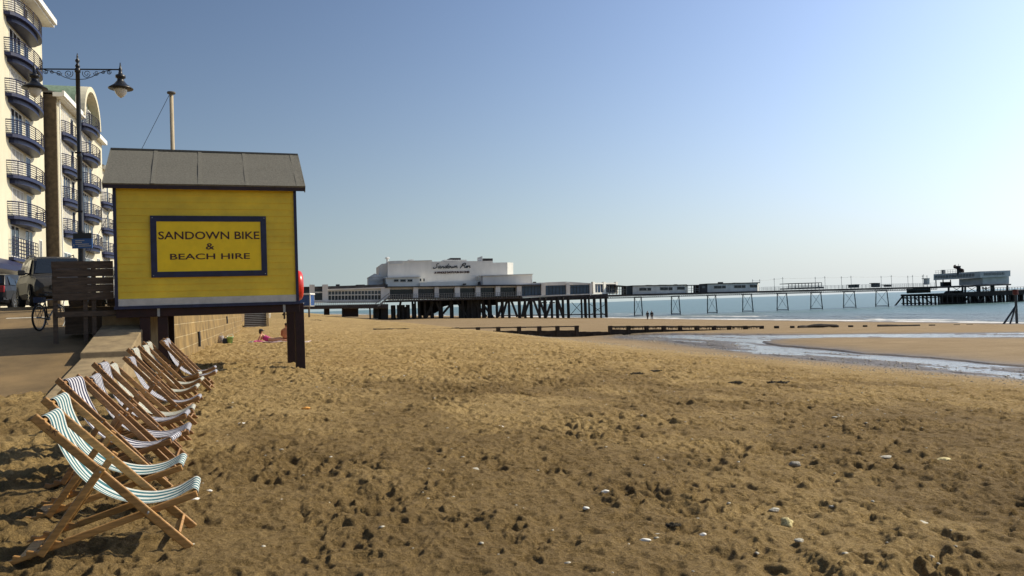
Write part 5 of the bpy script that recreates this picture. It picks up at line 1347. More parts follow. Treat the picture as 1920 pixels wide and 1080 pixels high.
masts = [(1411, 525, 1), (1424.5, 525, 1), (1451.5, 522.5, 0), (1467.5, 521, 0), (1528.5, 520.4, 0), (1546.5, 519.2, 0), (1577.5, 519.4, 0), (1595.5, 518.2, 0), (1652, 518.4, 0), (1671, 517, 0), (1702, 518, 0), (1711, 517, 0), (1729.5, 517, 0), (1731.5, 515.8, 0), (1738, 517.4, 0)]
ordi = ['first', 'second', 'third', 'fourth', 'fifth', 'sixth', 'seventh', 'eighth', 'ninth', 'tenth', 'eleventh', 'twelfth', 'thirteenth', 'fourteenth', 'fifteenth']
for k, (x, yt, _) in enumerate(masts):
    s, z1 = ps(x, yt, .2 if k % 2 else 4.2); tt = .2 if k % 2 else 4.2; z0 = zat(s) if k > 1 else z1 - .9
    mb = MB(PT); mb.tube([(s, tt, z0 - .05), (s, tt, z1)], .05, 5); mb.bar((s - .22, tt, z1 - .25), (s + .22, tt, z1 - .25), .05, .07); mb.lathe((s, tt, z1), [(.04, 0), (.1, .08), (.05, .18)], 6)
    single('lamp_mast', mb, M['rail'], 'thin grey lamp mast on the pier deck, %s of the line counted from the left' % ordi[k], 'mast', 'lamp masts along the pier deck')
mb = MB(PT); pr = None
for k, (x, yt, _) in enumerate(masts):
    s, z = ps(x, yt + .8, .2 if k % 2 else 4.2); q = (s, .2 if k % 2 else 4.2, z)
    if pr:
        mid = tuple((pr[i] + q[i]) / 2 - (.12 if i == 2 else 0) for i in range(3)); mb.tube([pr, mid, q], .018, 4)
    pr = q
single('festoon_cable', mb, M['rail'], 'sagging cable strung between the thin masts along the pier', 'cable')

# ---- pier head
ph = empty('pier_head_building', PT(108, 6, 2), 0, 'grey pier head building with deep fascia band at the seaward end', 'building')
part(ph, 'fascia', [(1838, 508.8), (1894.5, 507), (1894.5, 518), (1838, 521)], -1.6, 17, 'headgrey2')
part(ph, 'end_block', [(1842.5, 521.1), (1892, 518.1), (1892, 532), (1842.5, 533.4)], -.6, 8.5, 'headgrey2')
part(ph, 'side_wall', [(1843.5, 521.2), (1891, 518.2), (1891, 532.2), (1843.5, 533.4)], 8.52, 12.5, 'pierroof')
for k in range(8): part(ph, 'fascia_panel', [(1845.5 + k * 4.9, 511.4 - k * .15), (1849.2 + k * 4.9, 511.4 - k * .15), (1849.2 + k * 4.9, 516.2 - k * .15), (1845.5 + k * 4.9, 516.2 - k * .15)], -1.75, -1.6, 'rail')
hs_, hz0 = ps(1838, 517.5, -1.6); hz1 = ps(1838, 512, -1.6)[1]
for k in range(14):
    mb = MB(PT); mb.box(hs_ - .1, hs_, .6 + k * 1.15, 1.4 + k * 1.15, hz0, hz1); obj('fascia_panel', mb, M['rail'], ph)
fz0 = ps(1838, 521, -1.6)[1]; fz1 = ps(1842, 533.4, -.6)[1]
for s_, t_ in ((hs_ + .4, 16.5), (hs_ + .4, 13.5), (hs_ + 6, 16.5)):
    mb = MB(PT); mb.box(s_ - .12, s_ + .12, t_ - .12, t_ + .12, fz1, fz0); obj('column', mb, M['piersteel'], ph)
for s_, t_, w_ in ((hs_ + 1.5, 14.5, .9), (hs_ + 3.5, 15.5, 1.4)):
    mb = MB(PT); mb.box(s_ - w_, s_ + w_, t_ - .5, t_ + .5, fz1, fz1 + 1.3); obj('counter', mb, M['piersteel'], ph)
mb = MB(PT); rz0 = ps(1838, 508.8, -1.6)[1]
for t_ in range(10): mb.box(hs_ + .1, hs_ + .16, 7 + t_, 7.06 + t_, rz0, rz0 + 1.1)
for h_ in (.5, 1.1): mb.box(hs_ + .1, hs_ + .16, 7, 16.5, rz0 + h_ - .05, rz0 + h_)
mb.box(hs_ + .2, hs_ + .9, 13, 13.8, rz0, rz0 + 1.2); obj('roof_railing', mb, M['rail'], ph)
part(ph, 'floor', [(1828, 534.4), (1896, 532.2), (1896, 534.6), (1828, 537)], -1.5, 17, 'deck')
mb = MB(PT); fl = ps(1828, 535, -1.5)[1]; mb.box(92, ps(1828, 535, -1.5)[0], -1, W_ + 2.5, fl - .45, fl + .08); obj('floor', mb, M['deck'], ph)
for x, yb in ((1780, 551), (1806, 550), (1811, 550), (1834, 549), (1838, 549), (1860, 548), (1864, 548), (1890, 547)):
    part(ph, 'support_column', [(x - .8, 535), (x + .8, 535), (x + .8, yb), (x - .8, yb)], 0, .5, 'piersteel')
mb = MB()
for a, b in ((1813, 1832), (1840, 1858), (1784, 1804)):
    mb.pier([(a, 537.4), (a + .8, 537.2), (b, 548), (b - .8, 548)], .1, .3); mb.pier([(b, 537), (b - .8, 537), (a, 548.4), (a + .8, 548.4)], .1, .3)
obj('cross_brace', mb, M['piersteel'], ph)
hs = empty('helter_skelter', PT(106, 5, 6), 0, 'small spiral slide tower rising over the pier head roof', 'slide')
s0, z0 = ps(1796.5, 511.6, 7); z1 = ps(1796.5, 494, 7)[1]
mb = MB(PT); mb.lathe((s0 + .3, 7, z0 - .9), [(.62, 0), (.55, z1 - z0 - .1), (.62, z1 - z0), (.62, z1 - z0 + .12), (.06, z1 - z0 + .16), (.05, z1 - z0 + .8)], 8); obj('tower', mb, M['piersteel'], hs)
mb = MB(PT); prev = None; secs = []
for k in range(30):
    f = k / 29; a = 1.4 + f * 4.6; rr = .95; zz = z0 + .1 + (z1 - z0 - .9) * (1 - f)
    secs.append([(s0 + .3 + (rr + dr) * math.cos(a), 7 + (rr + dr) * math.sin(a), zz + dz) for dr, dz in ((-.5, .0), (.5, 0), (.5, .55), (.4, .12), (-.4, .12))])
mb.loft(secs); obj('spiral_chute', mb, M['maroon'], hs)
ls = empty('landing_stage', PT(120, 8, -2), 0, 'dark timber landing stage on dense piles under and beyond the pier head', 'landing stage')
part(ls, 'platform', [(1752, 550.2), (1780, 549.8), (1850, 547), (1925, 543.2), (1990, 540), (1990, 548), (1925, 551), (1850, 554), (1780, 554), (1752, 554)], -1, 13, 'piertimber')
part(ls, 'upper_platform', [(1718, 541), (1745, 540.4), (1745, 548.6), (1718, 549.6)], 1, 5, 'piertimber')
part(ls, 'bulkhead', [(1788, 549), (1792, 545), (1804, 545), (1810, 549), (1810, 571), (1788, 572)], 4, 8, 'piertimber')
ss, sz_ = ps(1754, 551, -1)
for k in range(9):
    t = -.6 + k * 1.65; mb = MB(PT); mb.tube([(ss + .2, t, SEA - 1), (ss + .2, t, sz_)], .27, 6); obj('pile', mb, M['piertimber'], ls)
for x0, x1, dx, t in ((1766, 1800, 9.3, -.8), (1760, 1990, 8.1, 4), (1764, 1990, 7.3, 9), (1776, 1990, 5.6, 0)):
    x = x0
    while x < x1:
        s, z = ps(x, 560, t); zt = ps(x, 551, t)[1]
        mb = MB(PT); mb.tube([(s, t, SEA - 1), (s, t, zt)], .27, 6); obj('pile', mb, M['piertimber'], ls); x += dx
mb = MB(PT)
for z_ in (SEA + .5, SEA + 2.2): mb.bar((ss + .2, -1, z_), (ss + .2, 13.4, z_), .3, .3)
for t0_, t1_ in ((1, 4.3), (5, 8), (9, 12)): mb.bar((ss + .2, t0_, SEA + .4), (ss + .2, t1_, SEA + 2.6), .22, .22)
mb.bar((ss - 2.6, 13, SEA - .1), (ss + .2, 13, sz_ - .6), .35, .35)
obj('waling', mb, M['piertimber'], ls)
for q in ((1806, 569, 1818, 554, .4), (1832, 569, 1846, 554, .4), (1852, 554, 1862, 569, .4), (1828, 554, 1838, 569, .4)):
    a = ps(q[0], q[1], -.5); b = ps(q[2], q[3], -.5); mb = MB(PT); mb.bar((a[0], -.5, a[1]), (b[0], -.5, b[1]), q[4], q[4]); obj('raking_brace', mb, M['piertimber'], ls)
for y in (558.5, 570):
    mb = MB(); mb.pier([(1754, y - 1.8), (1990, y - 9), (1990, y - 8), (1754, y - .8)], -1.1, -.7); obj('waling', mb, M['piertimber'], ls)
mb = MB()
for k in range(28): x = 1838 + k * 5.4; mb.pier([(x, 540.2 - (x - 1838) * .0336), (x + .5, 540.2 - (x - 1838) * .0336), (x + .5, 548 - (x - 1838) * .05), (x, 548 - (x - 1838) * .05)], 0, .1)
mb.pier([(1838, 540.2), (1990, 535.1), (1990, 535.7), (1838, 540.8)], 0, .1); obj('railing', mb, M['rail'], ls)

# ---- blue kiosk on legs at the landward end
kx = aty(573, 575, 148)
kb = empty('beach_kiosk', (kx[0], 148, ground(kx[0], 148)), 0, 'small blue boarded kiosk on posts with white trim, just right of the yellow hut', 'kiosk')
def K(px, py): p = aty(px, py, 148); return (p[0], p[2])
mb = MB(); (a, c), (b, d) = K(555, 573.4), K(581, 553); mb.box(a, b, 148, 151, c, d); obj('wall', mb, M['blue'], kb)
mb = MB(); (a, c), (b, d) = K(554, 575), K(582, 573.3); mb.box(a, b, 147.9, 151.1, c, d); obj('trim', mb, M['white'], kb); mb = MB(); (a, c), (b, d) = K(553, 553.2), K(582, 549.5); mb.box(a, b, 147.7, 151.3, c, d); obj('roof', mb, M['white'], kb)
mb = MB(); (a, c), (b, d) = K(580.6, 573), K(582, 553.6); mb.box(a, b, 147.95, 148.1, c, d); obj('corner_board', mb, M['white'], kb)
for px in (557, 578.6):
    a, c = K(px, 574.6); mb = MB(); mb.box(a - .14, a + .14, 148.1, 148.4, ground(a, 148) - .5, c); obj('leg', mb, M['oldwood'], kb)
p = aty(501, 590, 140)
tb = empty('plastic_table', (p[0], 140, ground(p[0], 140)), 0, 'white plastic table standing on the sand beyond the steps', 'table')
zg = ground(p[0], 140)
mb = MB(); mb.box(p[0] - .5, p[0] + .5, 139.6, 140.4, zg + .72, zg + .80); obj('top', mb, M['white'], tb)
for dx in (-.44, .38):
    for dy in (-.35, .3): mb = MB(); mb.box(p[0] + dx, p[0] + dx + .1, 140 + dy, 140 + dy + .1, zg - .05, zg + .72); obj('leg', mb, M['white'], tb)
p = aty(533, 590, 120); zg = ground(p[0], 120)
mb = MB(); mb.bar((p[0], 120, zg - .3), (p[0] + .05, 120, zg + 1.4), .22, .22); mb.bar((p[0], 120, zg + .9), (p[0] + .8, 120, zg + .95), .12, .14); mb.bar((p[0] - .25, 120, zg + .75), (p[0], 120, zg + 1.1), .14, .2)
single('mooring_post', mb, M['groyne'], 'dark timber post with a crossbar seen under the hut floor', 'post')

# ================================================================== groynes
def gpt(px, py, u): # on the groyne line (plane u = const) -> v, z
    q = on_plane(px, py, UV(u, 0, 0), (-math.sin(TH), math.cos(TH))); return toUV(q[0], q[1])[1], q[2]
GU = 73.0
def groyne(label, rail, posts, boards, name='groyne', th=.15):
    v0, z0 = gpt(*rail[0], GU); v1, z1 = gpt(*rail[-1], GU)
    pm_ = UV(GU, (v0 + v1) / 2, 0); t = empty(name, (pm_[0], pm_[1], ground(pm_[0], pm_[1])), 0, label, 'groyne')
    mb = MB(UV); pts = [gpt(x, y, GU) for x, y in rail]
    for (a, za), (b, zb) in zip(pts, pts[1:]):
        n = max(1, int((b - a) / 1.3))
        for k in range(n):
            f0, f1 = k / n, (k + 1) / n
            j = random.uniform(-.03, .03)
            mb.bar((a + (b - a) * f0, GU + 0 if 0 else 0, 0), (a + (b - a) * f1, 0, 0), .01, .01) if 0 else None
            mb.hexa([(GU - .13, a + (b - a) * f0, za + (zb - za) * f0 - th + j), (GU + .13, a + (b - a) * f0, za + (zb - za) * f0 - th + j), (GU + .13, a + (b - a) * f1, za + (zb - za) * f1 - th - j), (GU - .13, a + (b - a) * f1, za + (zb - za) * f1 - th - j)],
                    [(GU - .13, a + (b - a) * f0, za + (zb - za) * f0 + j), (GU + .13, a + (b - a) * f0, za + (zb - za) * f0 - j), (GU + .13, a + (b - a) * f1, za + (zb - za) * f1 + j), (GU - .13, a + (b - a) * f1, za + (zb - za) * f1 - j)])
    obj('top_rail', mb, M['groyne'], t)
    for x in posts:
        v, z = gpt(x, np.interp(x, [r[0] for r in rail], [r[1] for r in rail]), GU); p = UV(GU, v, 0)
        mb = MB(UV); mb.box(GU - .17, GU + .17, v - .17, v + .17, ground(p[0], p[1]) - .6, z + .03); obj('post', mb, M['groyne'], t)
    if boards:
        mb = MB(UV); (x0, y0), (x1, y1) = boards[0], boards[1]
        va, za = gpt(x0, y0, GU); vb, zb = gpt(x1, y1, GU); n = 14
        secs = []
        for k in range(n + 1):
            v = va + (vb - va) * k / n; p = UV(GU, v, 0); zt = za + (zb - za) * k / n + random.uniform(-.03, .03)
            secs.append([(GU - .07, v, ground(p[0], p[1]) - .7), (GU + .07, v, ground(p[0], p[1]) - .7), (GU + .07, v, zt), (GU - .07, v, zt)])
        mb.loft(secs); obj('board_wall', mb, M['groyne'], t)
    return t
groyne('long thin timber groyne rail half buried in the upper beach', [(700, 616.4), (820, 615.3), (960, 613), (1085, 611)], [857, 896, 934, 973, 1011, 1045, 1081], [(925, 620.5), (1084, 619.5)], th=.10)
groyne('low groyne boards filling the gap between the two railed groyne sections', [(1085, 622.5), (1141, 622.5)], [1087, 1113], [(1085, 622), (1141, 622)])
groyne('weedy timber groyne with posts and open rail beside the tidal pool', [(1141, 611.4), (1280, 611.2), (1430, 611.4)], [1144, 1178, 1212, 1244, 1275, 1307, 1339, 1367, 1397, 1428], [(1141, 618), (1372, 617.5)])
mb = MB()
for k in range(420):               # hanging weed under the rail
    x = random.uniform(1142, 1428); v, z = gpt(x, 611.4, GU); L_ = random.uniform(.1, .42) * (1.3 if random.random() < .3 else .8); dd = random.choice((-.15, .15))
    a = UV(GU + dd, v, z - .02); mb.add([(a[0] - .05, a[1], a[2]), (a[0] + .05, a[1], a[2]), (a[0] + random.uniform(-.05, .05), a[1] - .03, a[2] - L_)], [(0, 1, 2)], raw=True)
o = single('hanging_weed', mb, M['weed'], 'fringe of dark weed hanging from the groyne rail', 'weed', kind='stuff', recalc=False)
def stub(px, yt, w, label, grp):
    v, z = gpt(px, yt, GU); p = UV(GU, v, 0); mb = MB(UV); mb.box(GU - w, GU + w, v - w, v + w, ground(p[0], p[1]) - .5, z)
    single('groyne_post', mb, M['groyne'], label, 'post', grp, bev=.04)
for px, yt, w, lb in ((1456, 611, .2, 'short timber post standing just right of the weedy groyne rail'), (1485.5, 611, .18, 'short timber post standing just left of the broken groyne timber'),
                      (1595, 609.8, .2, 'square post right of the broken groyne timber, left of its twin'), (1622, 609.6, .18, 'square post right of its twin and left of the low timber')): stub(px, yt, w, lb, 'groyne posts')
for px, yt in ((1747.5, 608.6), (1794, 608.2), (1818, 607.6), (1842, 607.6), (1864, 607.6), (1886, 607.6)): stub(px, yt, .25, 'low dark timber stub poking out of wet sand near the beacon', 'timber stubs near the beacon')
def timber(pts, w, label, posts=()):
    P = [gpt(x, y, GU) for x, y in pts]; c = UV(GU, P[0][0], 0)
    t = empty('broken_timber', (c[0], c[1], ground(c[0], c[1])), 0, label, 'timber')
    mb = MB(UV); mb.tube([(GU, v, z) for v, z in P], [w * (1 + .25 * math.sin(i * 2.1)) for i in range(len(P))], 7); obj('beam', mb, M['groyne'], t)
    for x, y in posts:
        v, z = gpt(x, y, GU); p = UV(GU, v, 0); mb = MB(UV); mb.box(GU - .15, GU + .15, v - .15, v + .15, ground(p[0], p[1]) - .5, z); obj('post', mb, M['groyne'], t)
timber([(1497, 614), (1506, 613.6), (1514, 612.6), (1525, 611), (1540, 610.8), (1555, 610.2), (1568, 611.4), (1570, 613)], .19, 'crooked broken groyne timber lying across two stumps', ((1514, 611.5), (1540, 611), (1567, 611)))
timber([(1646, 610.8), (1665, 610.8), (1690, 610.6), (1724, 610.4)], .13, 'thin low timber lying flat on the sand near the water')
mk_v, mk_z = gpt(1907, 612, 72); c = UV(72, mk_v, 0); zg = ground(c[0], c[1])
bc = empty('beacon', UV(72, mk_v, zg), 0, 'groyne beacon post with two raking legs and a dull red box top', 'beacon')
zt = gpt(1907, 552, 72)[1]; zj = gpt(1907, 573, 72)[1]
mb = MB(UV); mb.bar((72, mk_v, zg - .5), (72, mk_v, zt), .2, .2); obj('post', mb, M['piersteel'], bc)
for px in (1876, 1891):
    v, z = gpt(px, 611, 72 if px < 1880 else 71.2); mb = MB(UV); mb.bar((72 if px < 1880 else 71.2, v, z - .3), (72, mk_v, zj), .15, .15); obj('brace', mb, M['piersteel'], bc)
z0 = gpt(1907, 553, 72)[1]; z1 = gpt(1907, 542.5, 72)[1]
mb = MB(UV); mb.lathe((72, mk_v, z0), [(.10, 0), (.3, .06), (.3, z1 - z0 - .06), (.26, z1 - z0)], 12); obj('top_mark', mb, M['redmark'], bc)
# ================================================================== people and their things
def skin_body(name, nodes, edges, mat, parent, sub=2, root=0):
    """one continuous body: joints with radii, grown with a Skin modifier and baked to a mesh"""
    me = bpy.data.meshes.new('tmp'); me.from_pydata([n[0] for n in nodes], edges, [])
    o = bpy.data.objects.new('tmp', me); COL.objects.link(o)
    o.modifiers.new('skin', 'SKIN')
    for i, n in enumerate(nodes):
        sv = me.skin_vertices[0].data[i]; r = n[1]
        sv.radius = r if isinstance(r, tuple) else (r, r); sv.use_root = (i == root)
    s = o.modifiers.new('sub', 'SUBSURF'); s.levels = sub; s.render_levels = sub
    dg = bpy.context.evaluated_depsgraph_get(); m2 = bpy.data.meshes.new_from_object(o.evaluated_get(dg)); m2.name = name
    bpy.data.objects.remove(o); bpy.data.meshes.remove(me)
    m2.materials.clear(); m2.materials.append(mat); m2.polygons.foreach_set('use_smooth', [True] * len(m2.polygons))
    b = bpy.data.objects.new(name, m2); COL.objects.link(b); b.parent = parent
    return b
def ball(c, rx, ry, rz, n=14, m=9):
    mb = MB(); pts = []; fs = []
    for i in range(m + 1):
        a = math.pi * i / m
        for k in range(n):
            b = 2 * math.pi * k / n; pts.append((c[0] + rx * math.sin(a) * math.cos(b), c[1] + ry * math.sin(a) * math.sin(b), c[2] + rz * math.cos(a)))
    for i in range(m):
        for k in range(n): fs.append((i * n + k, i * n + (k + 1) % n, (i + 1) * n + (k + 1) % n, (i + 1) * n + k))
    mb.add(pts, fs); return mb
def chain(*pts): return list(pts)
def figure(nodes_named, links):
    names = list(nodes_named); idx = {n: i for i, n in enumerate(names)}
    return [nodes_named[n] for n in names], [(idx[a], idx[b]) for a, b in links]
def hand(nd, lk, wrist, side, d, nm):     # palm and five short fingers grown from the wrist
    w = Vector(nd[wrist][0]); d = Vector(d).normalized(); s = d.orthogonal().normalized() if abs(d.z) > .95 else d.cross(Vector((0, 0, 1))).normalized()
    palm = w + d * .06; nd[nm + 'palm'] = (tuple(palm), (.035, .022)); lk.append((wrist, nm + 'palm'))
    for k, (off, ln) in enumerate(((-.027, .055), (-.009, .075), (.009, .08), (.026, .07))):
        a = palm + d * .04 + s * off; b = a + d * ln + Vector((0, 0, -.015)); nd[nm + 'k%d' % k] = (tuple(a), .009); nd[nm + 'f%d' % k] = (tuple(b), .007); lk += [(nm + 'palm', nm + 'k%d' % k), (nm + 'k%d' % k, nm + 'f%d' % k)]
    a = w + d * .03 + s * side * .04; b = a + d * .05 + s * side * .015; nd[nm + 'tk'] = (tuple(a), .011); nd[nm + 'tf'] = (tuple(b), .008); lk += [(nm + 'palm', nm + 'tk'), (nm + 'tk', nm + 'tf')]
# ---- two walkers, seen from behind
def walker(px, py, label, stride, sc_, wide):
    g = 0
    p = atz(px, py, -2.42)
    zg = ground(p[0], p[1])
    t = empty('person', (p[0], p[1], zg), R(8), label, 'person', 'couple walking by the water'); t.scale = (sc_,) * 3
    s = stride
    nd = {'pel': ((0, 0, .95), (.155 * wide, .115)), 'waist': ((0, 0, 1.10), (.145 * wide, .11)), 'chest': ((0, .02, 1.30), (.18 * wide, .125)), 'neckb': ((0, .02, 1.46), (.10, .08)), 'neck': ((0, .03, 1.53), .055), 'jaw': ((0, .05, 1.60), (.065, .075)), 'head': ((0, .04, 1.70), (.078, .095)), 'crown': ((0, .03, 1.77), .055)}
    lk = [('pel', 'waist'), ('waist', 'chest'), ('chest', 'neckb'), ('neckb', 'neck'), ('neck', 'jaw'), ('jaw', 'head'), ('head', 'crown')]
    for sg, nm in ((-1, 'l'), (1, 'r')):
        f = s * sg
        nd.update({nm + 'hip': ((sg * .10, 0, .90), .098), nm + 'knee': ((sg * .105, .10 * f + .03, .50), .066), nm + 'ank': ((sg * .10, .22 * f - .02, .09), .043), nm + 'toe': ((sg * .115, .22 * f + .15, .035), .032),
                   nm + 'sh': ((sg * .20 * wide, .01, 1.41), .07), nm + 'elb': ((sg * .27 * wide, -.06 * f - .03, 1.13), .05), nm + 'wr': ((sg * .25 * wide, -.10 * f + .05, .88), .034)})
        lk += [('pel', nm + 'hip'), (nm + 'hip', nm + 'knee'), (nm + 'knee', nm + 'ank'), (nm + 'ank', nm + 'toe'), ('neckb', nm + 'sh'), (nm + 'sh', nm + 'elb'), (nm + 'elb', nm + 'wr')]
        hand(nd, lk, nm + 'wr', -sg, (0, .15, -1), nm)
    n, e = figure(nd, lk); skin_body('body', n, e, M['skin2'], t)
    jk = {k: (nd[k][0], tuple(q + .022 for q in (nd[k][1] if isinstance(nd[k][1], tuple) else (nd[k][1],) * 2))) for k in ('pel', 'waist', 'chest', 'neckb', 'lsh', 'rsh', 'lelb', 'relb', 'lwr', 'rwr')}
    n, e = figure(jk, [('pel', 'waist'), ('waist', 'chest'), ('chest', 'neckb'), ('neckb', 'lsh'), ('lsh', 'lelb'), ('lelb', 'lwr'), ('neckb', 'rsh'), ('rsh', 'relb'), ('relb', 'rwr')]); skin_body('jacket', n, e, M['darkcloth'], t)
    tr = {k: (nd[k][0], tuple(q + .018 for q in (nd[k][1] if isinstance(nd[k][1], tuple) else (nd[k][1],) * 2))) for k in ('pel', 'lhip', 'rhip', 'lknee', 'rknee', 'lank', 'rank')}
    n, e = figure(tr, [('pel', 'lhip'), ('pel', 'rhip'), ('lhip', 'lknee'), ('rhip', 'rknee'), ('lknee', 'lank'), ('rknee', 'rank')]); skin_body('trousers', n, e, M['jeans'], t)
    obj('hair', ball((0, .025, 1.72), .098, .115, .105), M['hair'], t, local=True, smooth=True)
walker(1214.5, 600.3, 'person in dark jacket walking near the water, left of the pair', 1, 1.0, 1.0)
walker(1222.5, 600.1, 'broader person in dark coat walking near the water, right of the pair', -1, 1.02, 1.14)
# ---- sunbather sitting with his back to us
yw = 40.6
p = aty(536, 639, yw); zg = ground(p[0], yw)
t = empty('person', (p[0], yw, zg), R(-8), 'bare-backed sunburnt man sitting on the sand, half hidden by the hut stilts', 'person')
nd = {'pel': ((0, 0, .13), (.19, .14)), 'waist': ((0, .0, .30), (.165, .115)), 'chest': ((0, .05, .50), (.20, .125)), 'neckb': ((0, .09, .66), (.13, .09)), 'neck': ((0, .11, .73), .062), 'jaw': ((0, .14, .79), (.07, .078)), 'head': ((0, .13, .885), (.08, .096)), 'crown': ((0, .12, .95), .058),
      'nose': ((0, .245, .86), .016)}
lk = [('pel', 'waist'), ('waist', 'chest'), ('chest', 'neckb'), ('neckb', 'neck'), ('neck', 'jaw'), ('jaw', 'head'), ('head', 'crown'), ('head', 'nose')]
for sg, nm in ((-1, 'l'), (1, 'r')):
    nd.update({nm + 'hip': ((sg * .12, .12, .13), .11), nm + 'knee': ((sg * .18, .50, .38), .075), nm + 'ank': ((sg * .14, .78, .07), .045), nm + 'toe': ((sg * .15, .95, .05), .035), nm + 'sh': ((sg * .225, .08, .60), .075), nm + 'elb': ((sg * .29, .16, .34), .052), nm + 'wr': ((sg * .20, .38, .30), .036)})
    lk += [('pel', nm + 'hip'), (nm + 'hip', nm + 'knee'), (nm + 'knee', nm + 'ank'), (nm + 'ank', nm + 'toe'), ('neckb', nm + 'sh'), (nm + 'sh', nm + 'elb'), (nm + 'elb', nm + 'wr')]
    hand(nd, lk, nm + 'wr', -sg, (0, 1, .1), nm)
    nd[nm + 'ear'] = ((sg * .086, .12, .87), .018); lk.append(('head', nm + 'ear'))
n, e = figure(nd, lk); skin_body('body', n, e, M['skin'], t)
sh_ = {'pel': ((0, .0, .125), (.205, .155)), 'lh': ((-.12, .13, .13), .128), 'rh': ((.12, .13, .13), .128), 'lt': ((-.16, .36, .28), .10), 'rt': ((.16, .36, .28), .10)}
n, e = figure(sh_, [('pel', 'lh'), ('pel', 'rh'), ('lh', 'lt'), ('rh', 'rt')]); skin_body('shorts', n, e, M['darkcloth'], t)
obj('hair', ball((0, .11, .915), .088, .10, .078), M['hair'], t, local=True, smooth=True)
# ---- woman lying on her side towards the left, leaning on an elbow
p = aty(497, 640, yw); zg = ground(p[0], yw)
t = empty('person', (p[0], yw, zg), 0, 'person in dark cap and pink top lying back on the sand, legs to the right', 'person')
nd = {'pel': ((.30, 0, .13), (.13, .14)), 'waist': ((.12, 0, .17), (.11, .13)), 'chest': ((-.06, .02, .27), (.12, .14)), 'neckb': ((-.18, .02, .38), (.09, .10)), 'neck': ((-.20, .02, .46), .05), 'jaw': ((-.19, .0, .52), (.062, .066)), 'head': ((-.19, .0, .60), (.082, .078)), 'crown': ((-.20, 0, .67), .055), 'nose': ((-.095, -.02, .565), .014)}
lk = [('pel', 'waist'), ('waist', 'chest'), ('chest', 'neckb'), ('neckb', 'neck'), ('neck', 'jaw'), ('jaw', 'head'), ('head', 'crown'), ('head', 'nose')]
for sg, nm in ((-1, 'l'), (1, 'r')):
    nd.update({nm + 'hip': ((.38, sg * .08, .13), .10), nm + 'knee': ((.78, sg * .09, .15 + .05 * (sg > 0)), .066), nm + 'ank': ((1.18, sg * .08, .07), .042), nm + 'toe': ((1.24, sg * .09, .17), .032), nm + 'sh': ((-.16, sg * .17, .36), .058), nm + 'elb': ((-.30, sg * .24, .10), .042), nm + 'wr': ((-.08, sg * .27, .05), .03)})
    lk += [('pel', nm + 'hip'), (nm + 'hip', nm + 'knee'), (nm + 'knee', nm + 'ank'), (nm + 'ank', nm + 'toe'), ('neckb', nm + 'sh'), (nm + 'sh', nm + 'elb'), (nm + 'elb', nm + 'wr')]
    hand(nd, lk, nm + 'wr', sg, (1, 0, -.05), nm)
n, e = figure(nd, lk); skin_body('body', n, e, M['skin2'], t)
tp_ = {'pel': ((.30, 0, .135), (.148, .158)), 'waist': ((.12, 0, .175), (.13, .15)), 'chest': ((-.05, .02, .27), (.138, .158)), 'up': ((-.13, .02, .34), (.10, .11))}
n, e = figure(tp_, [('pel', 'waist'), ('waist', 'chest'), ('chest', 'up')]); skin_body('top', n, e, M['pink'], t)
mb = ball((-.195, 0, .635), .108, .10, .075); mb.loft([[(-.12, -.08, .625), (-.12, .08, .625), (-.12, .08, .64), (-.12, -.08, .64)], [(.01, -.05, .60), (.01, .05, .60), (.01, .05, .612), (.01, -.05, .612)]]); obj('cap', mb, M['darkcloth'], t, local=True, smooth=True)
mb = MB(); mb.box(-.118, -.10, -.07, .07, .575, .605); obj('sunglasses', mb, M['black'], t, local=True, bev=.006)
obj('hair', ball((-.23, 0, .56), .075, .085, .11), M['hair'], t, local=True, smooth=True)
# towels, clothes and bags
def heap(px, py, Y, sx, sy, sz, mat, name, label, cat, seed):
    p = aty(px, py, Y); zg = ground(p[0], Y); rr = random.Random(seed); mb = MB(); pts = []; fs = []; n, m = 14, 6
    for i in range(m + 1):
        for k in range(n):
            a = 2 * math.pi * k / n; f = i / m; q = 1 + .28 * math.sin(3 * a + seed) + .2 * math.sin(5 * a + 2 * seed) * f
            r = math.cos(f * 1.5) ** .6 if f < 1 else .02
            pts.append((sx * r * q * math.cos(a), sy * r * q * math.sin(a), sz * math.sin(f * 1.5708) * (1 + .3 * math.sin(4 * a + seed + 3 * f)) - .03))
    for i in range(m):
        for k in range(n): fs.append((i * n + k, i * n + (k + 1) % n, (i + 1) * n + (k + 1) % n, (i + 1) * n + k))
    fs.append(tuple(range(m * n, (m + 1) * n))); mb.add(pts, fs)
    o = obj(name, mb, M[mat], smooth=True); o.location = (p[0], Y, zg); tag(o, label, cat); return o
heap(484, 640, 40.3, .30, .22, .13, 'pink', 'clothes_heap', 'heap of pink clothes on the towel beside the reclining person', 'clothes', 2)
heap(474, 639, 40.4, .22, .2, .09, 'shell', 'clothes_heap', 'small pale cloth heap at the left edge of the towel', 'clothes', 5)
heap(573, 638.5, 40.3, .16, .15, .08, 'bagmix', 'clothes_heap', 'small pale bundle on the sand right of the hut stilts', 'clothes', 7)
p = aty(510, 641, 40.2); mb = MB(); pts = []; n, m = 24, 8
for i in range(m + 1):
    for k in range(n + 1): 
        x = p[0] - 1.0 + 2.7 * k / n; y = 39.9 + 1.4 * i / m; pts.append((x, y, ground(x, y) + .045 + .02 * math.sin(7 * x + 3 * y)))
mb.add(pts, [(i * (n + 1) + k, i * (n + 1) + k + 1, (i + 1) * (n + 1) + k + 1, (i + 1) * (n + 1) + k) for i in range(m) for k in range(n)])
single('beach_towel', mb, M['towel'], 'pinkish beach towel spread under the two sunbathers', 'towel', solid=.02)
